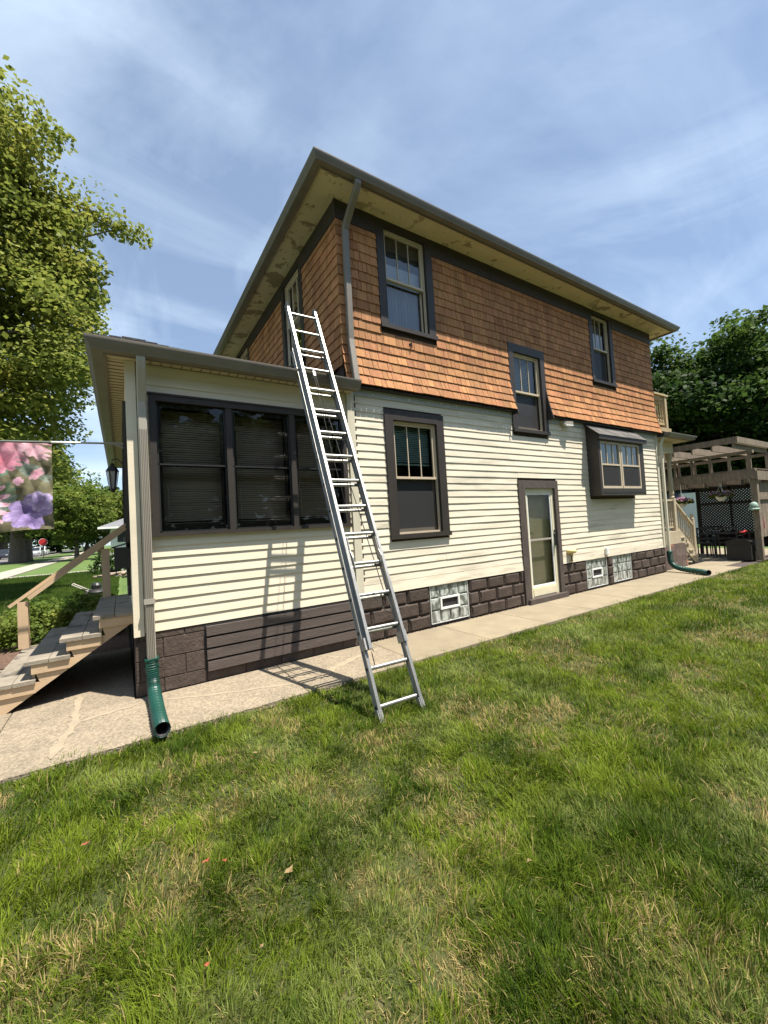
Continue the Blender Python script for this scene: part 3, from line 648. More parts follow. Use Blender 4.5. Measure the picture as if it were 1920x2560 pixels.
obj('fascia', MB().box(-EI-.02, LH+EI+.02, -EI-.02, -EI, 5.93, 6.03), 'fascia', house); obj('fascia', MB().box(-EI-.02, -EI, -EI, YB+EI, 5.93, 6.03), 'fascia', house)
obj('fascia', MB().box(LH+EI, LH+EI+.02, -EI, YB+EI, 5.93, 6.03), 'fascia', house)
KG = [(0, 0), (.075, 0), (.085, .028), (.112, .062), (.112, .085), (.104, .085), (.104, .066), (.078, .034), (.068, .008), (.006, .008), (.006, .095), (0, .095)]   # K-style gutter, (out, up)
def gutter(path, sc_=1.0, parent=house, name='gutter'):
    """K-style gutter along a plan path [(x, y, z)], mitred at corners; outward lies to the right of travel"""
    P = [Vector(p) for p in path]; k = len(P); n = len(KG); V = []; F = []
    nr = [Vector(((P[i+1]-P[i]).y, -(P[i+1]-P[i]).x, 0)).normalized() for i in range(k-1)]
    for i, p in enumerate(P):
        o = nr[0] if i == 0 else nr[-1] if i == k-1 else nr[i-1]+nr[i]
        V += [p+o*a*sc_+Vector((0, 0, b*sc_)) for a, b in KG]
    for i in range(k-1):
        for j in range(n): F.append((i*n+j, i*n+(j+1) % n, (i+1)*n+(j+1) % n, (i+1)*n+j))
    cap = [(0, 0), (.075, 0), (.085, .028), (.112, .062), (.112, .085), (0, .095)]; m = len(V)
    F += [tuple(range(n-1, -1, -1)), tuple(range((k-1)*n, k*n))]
    for i, sg in ((0, -1), (k-1, 1)):
        o = nr[0] if i == 0 else nr[-1]; b = len(V); V += [P[i]+o*a*sc_+Vector((0, 0, z*sc_)) for a, z in cap]; F.append(tuple(range(b, b+6)))
    return obj(name, MB().add(V, F), 'gutter', parent, smooth=40)
gutter([(-EI-.02, YB+EI, 5.945), (-EI-.02, -EI-.02, 5.945), (LH+EI+.02, -EI-.02, 5.945), (LH+EI+.02, YB, 5.945)], 1.06)
def ribbed(pts, w_, d_, m, parent, name='downspout', up=(0, -1, 0)):
    """rectangular downspout along a path"""
    mb = MB()
    for a, b in zip(pts, pts[1:]): mb.bar(a, b, w_, d_, up)
    return obj(name, mb, m, parent)
# main downspout: elbow from the gutter back to the corner, down and out over the flare
def spout(path, w_, d_, parent, m='spout', name='downspout'):
    prof8 = [(-w_/2+.008, -d_/2), (w_/2-.008, -d_/2), (w_/2, -d_/2+.008), (w_/2, d_/2-.008), (w_/2-.008, d_/2), (-w_/2+.008, d_/2), (-w_/2, d_/2-.008), (-w_/2, -d_/2+.008)]
    P = [Vector(p) for p in path]; V = []; F = []; k = len(P)
    for i, p in enumerate(P):
        d1 = (P[i]-P[i-1]).normalized() if i else (P[1]-P[0]).normalized(); d2 = (P[i+1]-P[i]).normalized() if i < k-1 else d1
        d = (d1+d2).normalized(); a = Vector((1, 0, 0)); a = (a-d*a.dot(d)).normalized(); b = a.cross(d); st = 1/max(.5, d.dot(d2))
        V += [p+a*x+b*y*st for x, y in prof8]
    for i in range(k-1):
        for j in range(8): F.append((i*8+j, i*8+(j+1) % 8, (i+1)*8+(j+1) % 8, (i+1)*8+j))
    F += [tuple(range(7, -1, -1)), tuple(range((k-1)*8, k*8))]
    return obj(name, MB().add(V, F), m, parent)
spout([(.105, -.44, 5.955), (.105, -.44, 5.90), (.10, -.405, 5.84), (.09, -.13, 5.60), (.085, -.085, 5.52), (.08, -.082, 4.02), (.075, -.10, 3.93), (.055, -.215, 3.425)], .085, .065, house, 'gutter')

# ---- front porch (x -2.475 .. 0)
PX = -2.475
pf = obj('porch_foundation', MB(side).cells(PX, -.01, -.1, ZS, [], -.2, -.012), 'mortar', house)
def plain_block(u0, u1, z0, z1, T, parent, o=-.003, g=.003, name='block', m='foundation', base=-.014, c=.005):
    u0 += g; u1 -= g; z0 += g; z1 -= g
    V = [(u0, base, z0), (u1, base, z0), (u1, base, z1), (u0, base, z1), (u0+c, o, z0+c), (u1-c, o, z0+c), (u1-c, o, z1-c), (u0+c, o, z1-c)]
    return obj(name, MB(T).add(V, [(0, 1, 2, 3), (4, 7, 6, 5), (0, 4, 5, 1), (1, 5, 6, 2), (2, 6, 7, 3), (3, 7, 4, 0)]), m, parent)
for r, (z0, z1) in enumerate(((0, .138), (.138, .338), (.338, .535), (.535, .607))):
    u = PX+(-.16 if r % 2 == 0 else -.36)
    while u < -.01:
        a, b = max(u, PX), min(u+.40, -.012)
        if b-a > .03: plain_block(a, b, z0, z1, side, pf)
        u += .40
def fr(u, o, v): return (PX-o, u, v)                 # porch front plane
obj('porch_foundation', MB().box(PX+.01, PX+.2, .01, 7.0, -.1, ZS), 'foundation', house)
pv = obj('vent_panel', MB(side).box(-1.845, -.03, -.01, .004, .10, .595), 'dark', house)
for i in range(4): obj('board', MB(side).box(-1.83+random.uniform(-.004, .004), -.035, .004, .036, .112+i*.122, .112+i*.122+.098), 'boards', pv)
PW = (-2.284, -.041, 1.560, 3.007)
psd = obj('porch_siding', MB(side).cells(PX+.02, .0, ZS+.01, 3.31, [(PW[0]+.05, PW[1]-.05, 1.6, 2.95)], -.08, -.014), 'sheath', house)
EP = (1.556-ZS)/9
for k in range(9): board(PX+.09, -.002, ZS+EP*k, EP, 'vinyl', psd, 'clapboard', lip=.0165, wav=.0007)
for k in range(14):
    z = 1.556+EP*k
    if z < 2.99:
        board(PX+.09, PW[0]+.004, z, EP, 'vinyl', psd, 'clapboard', lip=.012, wav=.0004); board(PW[1]-.004, -.002, z, EP, 'vinyl', psd, 'clapboard', lip=.012, wav=.0004)
for z, h in ((3.003, .105), (3.108, .105), (3.213, .095)): board(PX+.09, -.002, z, h, 'vinyl', psd, 'clapboard', lip=.014, wav=.0006)
obj('corner_board', MB(side).box(PX-.004, PX+.085, -.05, .030, .585, 3.315), 'vinyl', house)
obj('corner_board', MB(fr).box(-.026, .085, -.05, .004, .585, 3.315), 'vinyl', house)
# triple porch window
pw = obj('porch_window', MB(side).box(PW[0], PW[0]+.062, -.012, .030, PW[2]+.03, PW[3]), 'trim', house); pw['label'] = 'wide dark triple window of the enclosed porch'
P = lambda n, mb, m, **k: obj(n, mb, m, pw, **k)
P('casing', MB(side).box(PW[1]-.062, PW[1], -.012, .030, PW[2]+.03, PW[3]), 'trim')
P('head_casing', MB(side).box(PW[0]+.062, PW[1]-.062, -.012, .0305, 2.945, PW[3]), 'trim')
P('drip_cap', MB(side).box(PW[0]-.01, PW[1]+.01, -.0, .042, PW[3], PW[3]+.018), 'trim')
P('sill', MB(side).box(PW[0]-.012, PW[1]+.012, -.05, .052, PW[2]-.010, PW[2]+.03), 'trim')
units = [(-2.222, -1.542), (-1.478, -.805), (-.742, -.103)]
for (a, b), (c, d) in zip(units, units[1:]): P('mullion', MB(side).box(b, c, -.06, .022, PW[2]+.03, 2.945), 'trim')
for a, b in units:
    z0, z1, zm = 1.592, 2.945, 2.298; g = .050
    P('storm_frame', MB(side).box(a, a+.018, -.03, -.005, z0, z1).box(b-.018, b, -.03, -.005, z0, z1).box(a, b, -.03, -.005, z0, z0+.012).box(a, b, -.03, -.005, zm-.012, zm+.004), 'metalblack')
    P('upper_sash', MB(side).box(a+.018, a+g, -.07, -.035, zm, z1).box(b-g, b-.018, -.07, -.035, zm, z1).box(a+g, b-g, -.07, -.035, z1-.045, z1).box(a+g, b-g, -.07, -.034, zm-.02, zm+.018), 'trim')
    P('lower_sash', MB(side).box(a+.018, a+g, -.10, -.072, z0, zm-.02).box(b-g, b-.018, -.10, -.072, z0, zm-.02).box(a+g, b-g, -.10, -.072, z0+.012, z0+.085), 'trim')
    P('rail_highlight', MB(side).box(a+g, b-g, -.034, -.028, zm+.004, zm+.014), 'gutter')
    P('pane', MB(side).add([(a+.018, -.018, z0), (b-.018, -.018, z0), (b-.018, -.018, z1), (a+.018, -.018, z1)], [(0, 1, 2, 3)]), 'paneporch')
    s = MB(side); z = z1-.03
    while z > 1.70:
        t = random.uniform(-.0015, .0015)
        s.add([(a+.0, -.235, z-.0112+t), (b-.0, -.235, z-.0112+t*1.5), (b-.0, -.246, z+.0112), (a+.0, -.246, z+.0112)], [(0, 1, 2, 3)]); z -= .0255
    s.box(a+.0, b-.0, -.255, -.232, 1.672, 1.690); P('blind', s, 'blinddark', norm=False)
    P('cord', MB(side).tube([(a+.10, -.122, 2.05), (a+.102, -.122, 1.70)], .0025, 5), 'white')
# porch front wall with its own windows, seen almost edge on
obj('porch_front', MB(fr).cells(.085, 7.0, .585, 3.31, [(.30, .85, 1.6, 2.9), (.95, 2.05, .95, 2.95), (2.3, 6.7, 1.6, 2.9)], -.10, -.0), 'vinyl', house)
obj('porch_front_trim', MB(fr).box(.22, .30, .0, .03, 1.52, 2.98).box(.85, .95, .0, .03, .90, 3.03).box(2.05, 2.30, .0, .03, .90, 3.03).box(6.7, 6.8, .0, .03, 1.52, 2.98).box(.30, .85, .0, .03, 2.9, 2.98).box(2.3, 6.7, .0, .03, 2.9, 2.98).box(.30, .85, .0, .045, 1.52, 1.6).box(2.3, 6.7, .0, .045, 1.52, 1.6).box(.95, 2.05, .0, .03, 2.95, 3.03), 'trim', house)
obj('porch_front_pane', MB(fr).box(.30, .85, -.05, -.04, 1.6, 2.9).box(2.3, 6.7, -.05, -.04, 1.6, 2.9), 'carglass', house)
pd = obj('porch_door', MB(fr).box(.95, 2.05, -.06, -.02, .95, 2.95), 'trim', house); obj('handle', MB(fr).box(1.92, 1.96, -.02, .03, 1.85, 2.0), 'metalblack', pd)
obj('porch_floor', MB().box(PX+.02, -.03, .12, 7.0, .85, .93), 'room', house)
obj('porch_ceiling', MB().box(PX+.02, -.03, .02, 6.9, 3.285, 3.30), 'room', house)
obj('porch_end_wall', MB().box(PX, .0, 6.9, 7.0, .0, 3.3), 'vinyl', house)
# porch eaves and roof
PE = -2.755; PYE = -.285; pgx = PYE+.13
obj('porch_soffit', MB().box(PE+.13, .06, pgx, -.012, 3.318, 3.330), 'soffit2', house)
slots = MB()
for i in range(26):
    x = PX+.12+i*.095
    if x < -.05: slots.box(x, x+.012, pgx+.02, -.02, 3.312, 3.3175)
obj('soffit_vent', slots, 'fascia', house, kind='stuff')
obj('porch_soffit', MB().box(PE+.13, PX, .0, 7.0, 3.318, 3.330), 'soffit2', house)
grv = MB()
for i in range(70): grv.box(PE+.135, PX-.005, .05+i*.1, .06+i*.1, 3.312, 3.3175)
obj('soffit_groove', grv, 'fascia', house, kind='stuff')
obj('porch_fascia', MB().box(PE+.11, .06, pgx-.02, pgx, 3.295, 3.41), 'fascia', house); obj('porch_fascia', MB().box(PE+.11, PE+.13, pgx, 7.2, 3.295, 3.41), 'fascia', house)
gutter([(PE+.11, 7.2, 3.300), (PE+.11, pgx-.02, 3.300), (.075, pgx-.02, 3.300)], 1.24)
def porch_roof():
    z = 3.432; s = .20; x0, y0 = PE+.01, PYE+.04; x1 = .0; y1 = 7.3
    h = (x1-x0)*s
    V = [(x0, y0, z), (x1, y0, z), (x1, y0+(x1-x0), z+h), (x1, y1, z+h), (x0, y1, z)]
    V += [(a, b, c-.025) for a, b, c in V]
    return MB().add(V, [(0, 1, 2), (0, 2, 3, 4), (5, 7, 6), (5, 9, 8, 7), (0, 5, 6, 1), (1, 6, 7, 2), (2, 7, 8, 3), (3, 8, 9, 4), (4, 9, 5, 0)])
obj('porch_roof', porch_roof(), 'roofing', house)
lift = MB()
for i in range(9): lift.box(PE+.06+i*.1, PE+.158+i*.1, PYE+.05, PYE+.38, 3.425, 3.440+.03*math.exp(-((i-2.5)/2.2)**2))
obj('eave_shingle', lift, 'roofing', house)
spout([(-2.345, -.225, 3.31), (-2.345, -.225, 3.26), (-2.345, -.205, 3.20), (-2.345, -.10, 2.98), (-2.345, -.072, 2.90), (-2.34, -.070, .35)], .078, .062, house, 'spout')
rb = MB()
for i in range(5): x = -2.374+i*.0145; rb.box(x, x+.006, -.107, -.1015, .36, 2.62)
obj('downspout_rib', rb, 'gutter', house); obj('downspout_band', MB().box(-2.388, -2.292, -.112, -.02, .90, .95), 'spout', house)

# ---- rear corner downspout and rear porch
spout([(LH+.10, -.16, 3.40), (LH+.09, -.13, 3.34), (LH+.055, -.065, 3.16), (LH+.05, -.062, .42)], .07, .055, house, 'corner')
RY = .15
rp = obj('rear_porch', MB().box(LH+.02, 9.98, RY+.02, 3.2, .80, .95), 'woodporch', house); rp['label'] = 'rear porch landing with turned balusters under a gutter'
P = lambda n, mb, m, **k: obj(n, mb, m, rp, **k)
P('rear_roof', MB().box(LH+.02, 10.25, -.18, 3.3, 3.34, 3.42), 'roofing'); P('rear_soffit', MB().box(LH+.02, 10.2, -.16, 3.2, 3.315, 3.335), 'soffit2')
gutter([(LH+.06, -.165, 3.335), (10.24, -.165, 3.335), (10.24, 3.2, 3.335)], 1.1, rp, 'rear_gutter')
P('header', MB().box(LH+.02, 9.98, RY, RY+.14, 3.03, 3.31), 'vinyl'); P('header', MB().box(9.84, 9.98, RY+.14, 3.2, 3.03, 3.31), 'vinyl')
BAL = [(.020, 0), (.020, .10), (.012, .115), (.021, .15), (.023, .20), (.012, .26), (.016, .36), (.010, .52), (.020, .55), (.020, .70)]
def baluster(parent, c, h, m='woodporch', name='baluster'):
    return obj(name, MB().lathe(c, [(r, z*h/.70) for r, z in BAL], 8), m, parent, smooth=40)
col_ = [(.065, 0), (.065, .86), (.05, .89), (.07, .93), (.05, .97), (.06, 1.02), (.058, 2.0), (.07, 2.03), (.07, 2.10)]
P('column', MB().box(9.80, 9.92, RY+.01, RY+.13, .95, 1.82).lathe((9.86, RY+.07, 1.82), [(.05, 0), (.068, .03), (.045, .07), (.058, .12), (.05, .7), (.045, 1.0), (.065, 1.03), (.065, 1.05)], 12).box(9.795, 9.925, RY+.005, RY+.135, 2.86, 3.03), 'woodporch')
P('rail', MB().box(LH+.03, 9.80, RY+.03, RY+.11, 1.75, 1.80), 'woodporch'); P('rail', MB().box(LH+.03, 9.80, RY+.045, RY+.095, 1.04, 1.08), 'woodporch')
for i in range(9): baluster(rp, (LH+.11+i*.113, RY+.07, 1.08), .67)
P('rim_board', MB().box(LH+.02, 10.0, RY-.01, RY+.02, .62, .95), 'woodporch')
rst = P('stair_stringer', MB().bar((9.98, RY+.05, .86), (11.02, RY+.05, .06), .04, .26), 'woodporch')
P('stair_stringer', MB().bar((9.98, RY+1.1, .86), (11.02, RY+1.1, .06), .04, .26), 'woodporch')
for i in range(4): P('tread', MB().box(10.02+i*.25, 10.30+i*.25, RY+.0, RY+1.15, .745-i*.19, .78-i*.19), 'woodporch')
P('newel', MB().box(10.93, 11.03, RY+.02, RY+.12, .0, 1.22).lathe((10.98, RY+.07, 1.22), [(.03, 0), (.055, .02), (.03, .05), (.05, .09), (.045, .13), (.01, .16)], 10), 'woodporch')
P('stair_rail', MB().bar((9.90, RY+.07, 1.76), (10.96, RY+.07, 1.06), .08, .05), 'woodporch'); P('stair_rail', MB().bar((9.94, RY+.07, 1.06), (10.96, RY+.07, .36), .05, .05), 'woodporch')
for i in range(8):
    x = 10.03+i*.118; baluster(rp, (x, RY+.07, 1.0-(x-9.94)*.686+.02), .66)
sk = P('skirt', MB().add([(LH+.02, RY, .62), (10.1, RY, .62), (10.18, RY-.04, .0), (LH+.02, RY-.04, .0), (LH+.02, RY+.1, .62), (10.1, RY+.1, .62), (10.18, RY+.1, .0), (LH+.02, RY+.1, .0)],
    [(0, 1, 2, 3), (4, 7, 6, 5), (0, 4, 5, 1), (1, 5, 6, 2), (2, 6, 7, 3), (3, 7, 4, 0)]), 'sheath')
mat('skirtshingle', (.13, .09, .075), (.09, .065, .055), 8, .8, .4, 40, rand=.3, spots=[((.34, .13, .05), 2.2, .56, .04)])
skm = MB()
for r in range(4):
    u = LH+.03
    while u < 10.15:
        wd = random.choice((.17, .2, .24)); z = .01+r*.15; y = RY-.045+r*.009
        rock = MB(); b = min(u+wd-.006, 10.17); skm.box(u, b, y-.018, y, z, z+.148); u += wd
P('skirt_shingle', skm, 'skirtshingle', norm=False, kind='stuff')
# upper deck rail over the rear porch
ud = obj('upper_deck', MB().box(LH+.02, 9.76, .06, 3.2, 3.56, 3.66), 'woodtan', house); ud['label'] = 'small upper balcony with tan wooden railing'
obj('post', MB().box(9.50, 9.61, .06, .17, 3.66, 4.50), 'woodtan', ud); obj('rail', MB().box(LH+.03, 9.68, .04, .19, 4.50, 4.545), 'woodtan', ud); obj('rail', MB().box(LH+.03, 9.50, .09, .14, 4.40, 4.45), 'woodtan', ud)
obj('rail', MB().box(LH+.03, 9.50, .09, .14, 3.74, 3.79), 'woodtan', ud); obj('rail', MB().box(9.52, 9.60, .17, 3.1, 4.50, 4.545), 'woodtan', ud)
for i in range(6): baluster(ud, (LH+.10+i*.125, .115, 3.79), .62, 'woodtan')
for i in range(14): obj('baluster', MB().box(9.54, 9.575, .3+i*.2, .335+i*.2, 3.66, 4.50), 'woodtan', ud)

# ================================================================== THINGS ON AND BY THE HOUSE
# ---- front steps
st = thing('front_steps', (-3.0, 1.28, 0), 'tan wooden front steps with weathered grey treads and one handrail', 'steps')
Y0, Y1 = .416, 2.15
TX = [(-3.60, -3.275, .27), (-3.335, -3.01, .445), (-3.068, -2.752, .61), (-2.80, -2.478, .78)]
def stringer(y0, y1):
    pr = [(-3.56, -.0)]
    for x0, x1, z in TX: pr += [(x0+.03, z-.035), (x1+.03 if x1 < -2.5 else x1, z-.035)]
    pr += [(-2.478, .665), (-3.50, .0)]
    n = len(pr); V = [(x, y0, z) for x, z in pr]+[(x, y1, z) for x, z in pr]
    return MB().add(V, [(i, (i+1) % n, (i+1) % n+n, i+n) for i in range(n)]+[tuple(range(n)), tuple(range(2*n-1, n-1, -1))])
obj('stringer', stringer(Y0, Y0+.04), 'steps', st, norm=True); obj('stringer', stringer(1.27, 1.31), 'steps', st); obj('stringer', stringer(Y1-.06, Y1-.02), 'steps', st)
for x0, x1, z in TX:
    m_ = (x0+x1)/2; c = .004
    for a, b in ((x0-.02, m_-.003), (m_+.003, x1+.0)):
        obj('tread', MB().box(a, b, Y0-.035+random.uniform(-.006, .006), Y1+.02, z-.035, z+random.uniform(-.002, .002)), 'tread', st)
    obj('riser', MB().box(x0+.03, x0+.05, Y0+.04, Y1-.06, z-.19 if z > .3 else .0, z-.036), 'steps', st)
    obj('tread_cleat', MB().box(x0+.03, x1-.0, Y0-.018, Y0, z-.125, z-.036), 'steps', st)
YP = 2.08
obj('newel_post', MB().box(-3.66, -3.56, YP-.05, YP+.05, .27, .845), 'steps', st); obj('post', MB().box(-2.79, -2.70, YP-.05, YP+.05, .78, 1.44), 'steps', st)
obj('handrail', MB().bar((-3.74, YP, .80), (-2.50, YP, 1.765), .085, .038), 'steps', st)
obj('handrail_side', MB().bar((-3.55, YP-.068, .885), (-2.50, YP-.055, 1.715), .03, .05), 'steps', st)

# ---- flag on its pole
fl = thing('garden_flag', (-2.5, 1.3, 2.75), 'floral flag of pink and purple blooms hanging from a porch pole', 'flag')
pole = obj('pole', MB().tube([(-2.49, 1.3, 2.752), (-4.02, 1.3, 2.695)], .012, 10), 'white', fl, smooth=True)
obj('bracket', MB().box(-2.50, -2.478, 1.26, 1.34, 2.69, 2.81).tube([(-2.49, 1.3, 2.75), (-2.62, 1.3, 2.748)], .019, 8).bar((-2.5, 1.3, 2.70), (-2.60, 1.3, 2.74), .02, .02), 'spout', fl)
def flag_mesh():
    nu, nv = 84, 112; x0, x1, zt, zb = -3.20, -3.915, 2.704, 1.715
    U, V = np.meshgrid(np.linspace(0, 1, nu), np.linspace(0, 1, nv)); xs = x0+(x1-x0)*U; zs = zt-.018*U+(zb-zt)*V
    fold = .022*np.sin((U*.6+V*1.3)*9)*V+.02*np.sin(U*7+V*3)*V**.7+.010*np.abs(np.sin((U-V*.7)*17))+.012*np.abs(np.sin((U*1.1+V*.5+.2)*13))
    fold += .012*(fbm(U*1., V*1.4, 6, 31)-.5); ys = 1.3-fold*1.5
    zs += .010*np.sin(U*6)*V
    P = np.stack([xs, ys, zs], -1).reshape(-1, 3)
    C = np.zeros((nv, nu, 3)); nz = fbm(U, V*1.4, 7, 5)[..., None]; n2 = fbm(U, V*1.4, 22, 9)[..., None]
    C[:] = np.array((.165, .150, .085))*(.55+.9*nz)+np.array((.10, .10, .07))*(n2-.5)
    A = .98/.715
    def petals(cu, cv, r, k, ph, c1, c2, sq=1., rot=0., inner=0., th0=None, th1=None, pw=.5):
        dx, dy = (U-cu), (V-cv)*A; dx, dy = dx*math.cos(rot)+dy*math.sin(rot), (-dx*math.sin(rot)+dy*math.cos(rot))/sq
        R = np.hypot(dx, dy); T = np.arctan2(dy, dx); edge = r*(.62+.38*np.abs(np.cos(k*T/2+ph))**pw)
        m = (R < edge) & (R >= inner)
        if th0 is not None: m &= (T > th0) & (T < th1)
        t = np.clip(R/edge, 0, 1)[..., None]; str_ = (.82+.30*np.abs(np.sin(k*T*1.5+ph*3)))[..., None]
        col = (np.array(c1)*(1-t)+np.array(c2)*t)*str_*(.8+.45*n2); C[m] = col[m]
    petals(.30, .30, .40, 7, .4, (.10, .13, .10), (.24, .28, .23), .28, -.55, pw=1.)
    petals(.85, .38, .34, 6, 1.0, (.03, .09, .05), (.12, .20, .13), .5, .4)
    petals(.62, .56, .20, 9, .0, (.16, .20, .08), (.08, .14, .10), .9, pw=2.)
    petals(.60, .68, .22, 8, .2, (.04, .08, .06), (.22, .28, .24), .8, pw=2.5)
    petals(.62, -.10, .78, 26, .3, (.62, .20, .27), (.72, .40, .48), .70, .15, pw=1.6)
    petals(.68, .20, .33, 13, .9, (.50, .11, .17), (.68, .30, .40), .62, .0)
    petals(.22, .10, .24, 9, .0, (.66, .34, .42), (.74, .48, .54), .45, -.5, pw=1.6)
    petals(.20, .36, .12, 5, .7, (.60, .25, .35), (.72, .42, .48), .6, .8)
    petals(.42, .44, .07, 4, .2, (.62, .28, .40), (.72, .45, .54), 1.)
    petals(1.02, .68, .52, 22, .5, (.62, .18, .28), (.74, .44, .52), 1., 0, pw=1.6)
    petals(1.0, .74, .22, 11, .2, (.62, .30, .02), (.58, .20, .03), 1.)
    petals(.30, .78, .33, 7, .9, (.14, .09, .26), (.42, .32, .60), .72, .5)
    petals(.16, .68, .18, 5, .1, (.26, .18, .42), (.50, .41, .67), .9)
    petals(.30, .90, .20, 5, .5, (.13, .08, .24), (.36, .27, .54), .6, -.4)
    q = np.arange(nu*nv).reshape(nv, nu); F = np.stack([q[:-1, :-1], q[1:, :-1], q[1:, 1:], q[:-1, 1:]], -1).reshape(-1, 4)
    o = big('cloth', P, None, F, 'flag', fl, C.reshape(-1, 3), loc=(-3.55, 1.3, 1.715)); o.data.polygons.foreach_set('use_smooth', [True]*len(o.data.polygons))
flag_mesh()
obj('sleeve', MB().tube([(-3.205, 1.3, 2.722), (-3.915, 1.3, 2.696)], .017, 10), 'shadegreen', fl, smooth=True)

# ---- porch lantern and mailbox on the front wall
lt = thing('wall_lantern', (PX-.02, 2.20, 2.55), 'black carriage lantern hanging on the porch front under the eave', 'lantern')
lx, ly, lz = PX-.16, 2.20, 2.40
obj('back_plate', MB().box(PX-.035, PX-.018, ly-.05, ly+.05, lz+.05, lz+.30), 'metalblack', lt)
obj('arm', MB().tube([(PX-.03, ly, lz+.24), (PX-.10, ly, lz+.31), (lx, ly, lz+.30), (lx, ly, lz+.24)], .008, 6), 'metalblack', lt)
obj('cap', MB().lathe((lx, ly, lz+.13), [(.085, 0), (.075, .015), (.05, .06), (.025, .085), (.03, .10), (.012, .12)], 6), 'metalblack', lt)
obj('cage', MB().lathe((lx, ly, lz-.14), [(.02, -.03), (.03, 0), (.04, .01), (.04, .02)], 6), 'metalblack', lt)
for i in range(6):
    t = i*math.pi/3; obj('cage_bar', MB().bar((lx+.04*math.cos(t), ly+.04*math.sin(t), lz-.125), (lx+.075*math.cos(t), ly+.075*math.sin(t), lz+.135), .010, .010), 'metalblack', lt)
obj('glass', MB().lathe((lx, ly, lz-.12), [(.034, 0), (.066, .25)], 6), 'lampglass', lt)
mbx = thing('mailbox', (PX, .62, 1.32), 'dark letter box fixed to the porch front beside the steps', 'mailbox')
obj('box', MB().box(PX-.15, PX-.006, .50, .86, 1.24, 1.46), 'metalblack', mbx); obj('lid', MB().add([(PX-.17, .49, 1.455), (PX-.004, .49, 1.50), (PX-.004, .87, 1.50), (PX-.17, .87, 1.455), (PX-.17, .49, 1.47), (PX-.004, .49, 1.515), (PX-.004, .87, 1.515), (PX-.17, .87, 1.47)],
    [(0, 3, 2, 1), (4, 5, 6, 7), (0, 1, 5, 4), (1, 2, 6, 5), (2, 3, 7, 6), (3, 0, 4, 7)]), 'metalblack', mbx)
obj('newspaper_hook', MB().tube([(PX-.12, .55, 1.24), (PX-.14, .55, 1.18), (PX-.09, .55, 1.15), (PX-.04, .55, 1.19), (PX-.03, .55, 1.24)], .006, 6), 'metalblack', mbx)

# ---- extension ladder
LO = Vector((-.632, -1.871, 0)); La = Vector((.99937, -.03509, -.0052)).normalized(); Ld = Vector((.0190, .4076, .9130)); Ld = (Ld-La*Ld.dot(La)).normalized(); Ln = La.cross(Ld)
S0, SP = .0814, .305
def LP(s, t, h): return LO+Ld*s+La*t+Ln*h
ld = thing('extension_ladder', (-.632, -1.871, -.03), 'aluminium extension ladder leaning on the porch gutter', 'ladder')
IB = [(-.014, -.035), (.014, -.035), (.014, -.029), (.003, -.029), (.003, .029), (.014, .029), (.014, .035), (-.014, .035), (-.014, .029), (-.003, .029), (-.003, -.029), (-.014, -.029)]
FWD, BWD = .180, .205; BH = -.075
for sg in (-1, 1):
    obj('fly_rail', MB().prism(IB, LP(S0+SP*1.45, sg*FWD, 0), LP(S0+SP*15+.13, sg*FWD, 0), La, Ln), 'alu', ld)
    obj('base_rail', MB().prism(IB, LP(-.035, sg*BWD, BH+.02), LP(S0+SP*13+.05, sg*BWD, BH), La, Ln), 'alu', ld)
    ft = obj('foot', MB().bar(LP(-.06, sg*BWD, BH+.03), LP(.05, sg*BWD, BH+.02), .042, .05, Ln), 'aluside', ld); obj('foot_pad', MB().bar(LP(-.075, sg*BWD, BH+.03), LP(-.06, sg*BWD, BH+.03), .05, .08, Ln), 'rubber', ld)
    obj('end_cap', MB().bar(LP(S0+SP*15+.115, sg*FWD, 0), LP(S0+SP*15+.14, sg*FWD, 0), .032, .074, Ln), 'aluside', ld)
    # rung lock: curved hook plate
    pr = [(S0+SP*4+.27, .0), (S0+SP*4+.25, .05), (S0+SP*4+.12, .045), (S0+SP*4+.04, .075), (S0+SP*4-.06, .07), (S0+SP*4-.10, .03), (S0+SP*4-.02, .035), (S0+SP*4+.08, .01)]
    t0, t1 = sg*(FWD-.030), sg*(FWD-.024); n = len(pr); V = [LP(s, t0, h-.01) for s, h in pr]+[LP(s, t1, h-.01) for s, h in pr]
    obj('rung_lock', MB().add(V, [(i, (i+1) % n, (i+1) % n+n, i+n) for i in range(n)]+[tuple(range(n)), tuple(range(2*n-1, n-1, -1))]), 'alu', ld)
    obj('guide_bracket', MB().bar(LP(S0+SP*1.45, sg*(FWD+.012), -.04), LP(S0+SP*1.45+.10, sg*(FWD+.012), -.04), .05, .10, Ln), 'aluside', ld)
RG = [(.017*math.cos(t), .017*math.sin(t)*(.7 if math.sin(t) > 0 else 1.)) for t in [2*math.pi*i/10 for i in range(10)]]
def rung(s, h, wd, name):
    return obj(name, MB().prism(RG, LP(s, -wd, h), LP(s, wd, h), Ld, Ln), 'alu', ld, smooth=40)
for k in range(2, 16): rung(S0+SP*k, 0, FWD-.003, 'fly_rung')
for k in range(0, 14): rung(S0+SP*k-.012, BH+(.02 if k < 2 else 0), BWD-.003, 'base_rung')
for sg in (-1, 1):
    for k in range(0, 14):
        obj('rung_plug', MB().prism([(a*.8, b*.8) for a, b in RG], LP(S0+SP*k-.012, sg*(BWD+.003), BH), LP(S0+SP*k-.012, sg*(BWD+.008), BH), Ld, Ln), 'rubber', ld)
def rope(pts, r=.0045): return obj('rope', MB().tube([LP(*p) for p in pts], r, 6), 'rope', ld, smooth=True)
rope([(S0+SP*11.9, -.03, .0), (S0+SP*11, -.005, -.03), (S0+SP*9, .035, -.035), (S0+SP*6, .085, -.035), (S0+SP*3.1, .125, -.03), (S0+SP*2.9, .05, .02)])
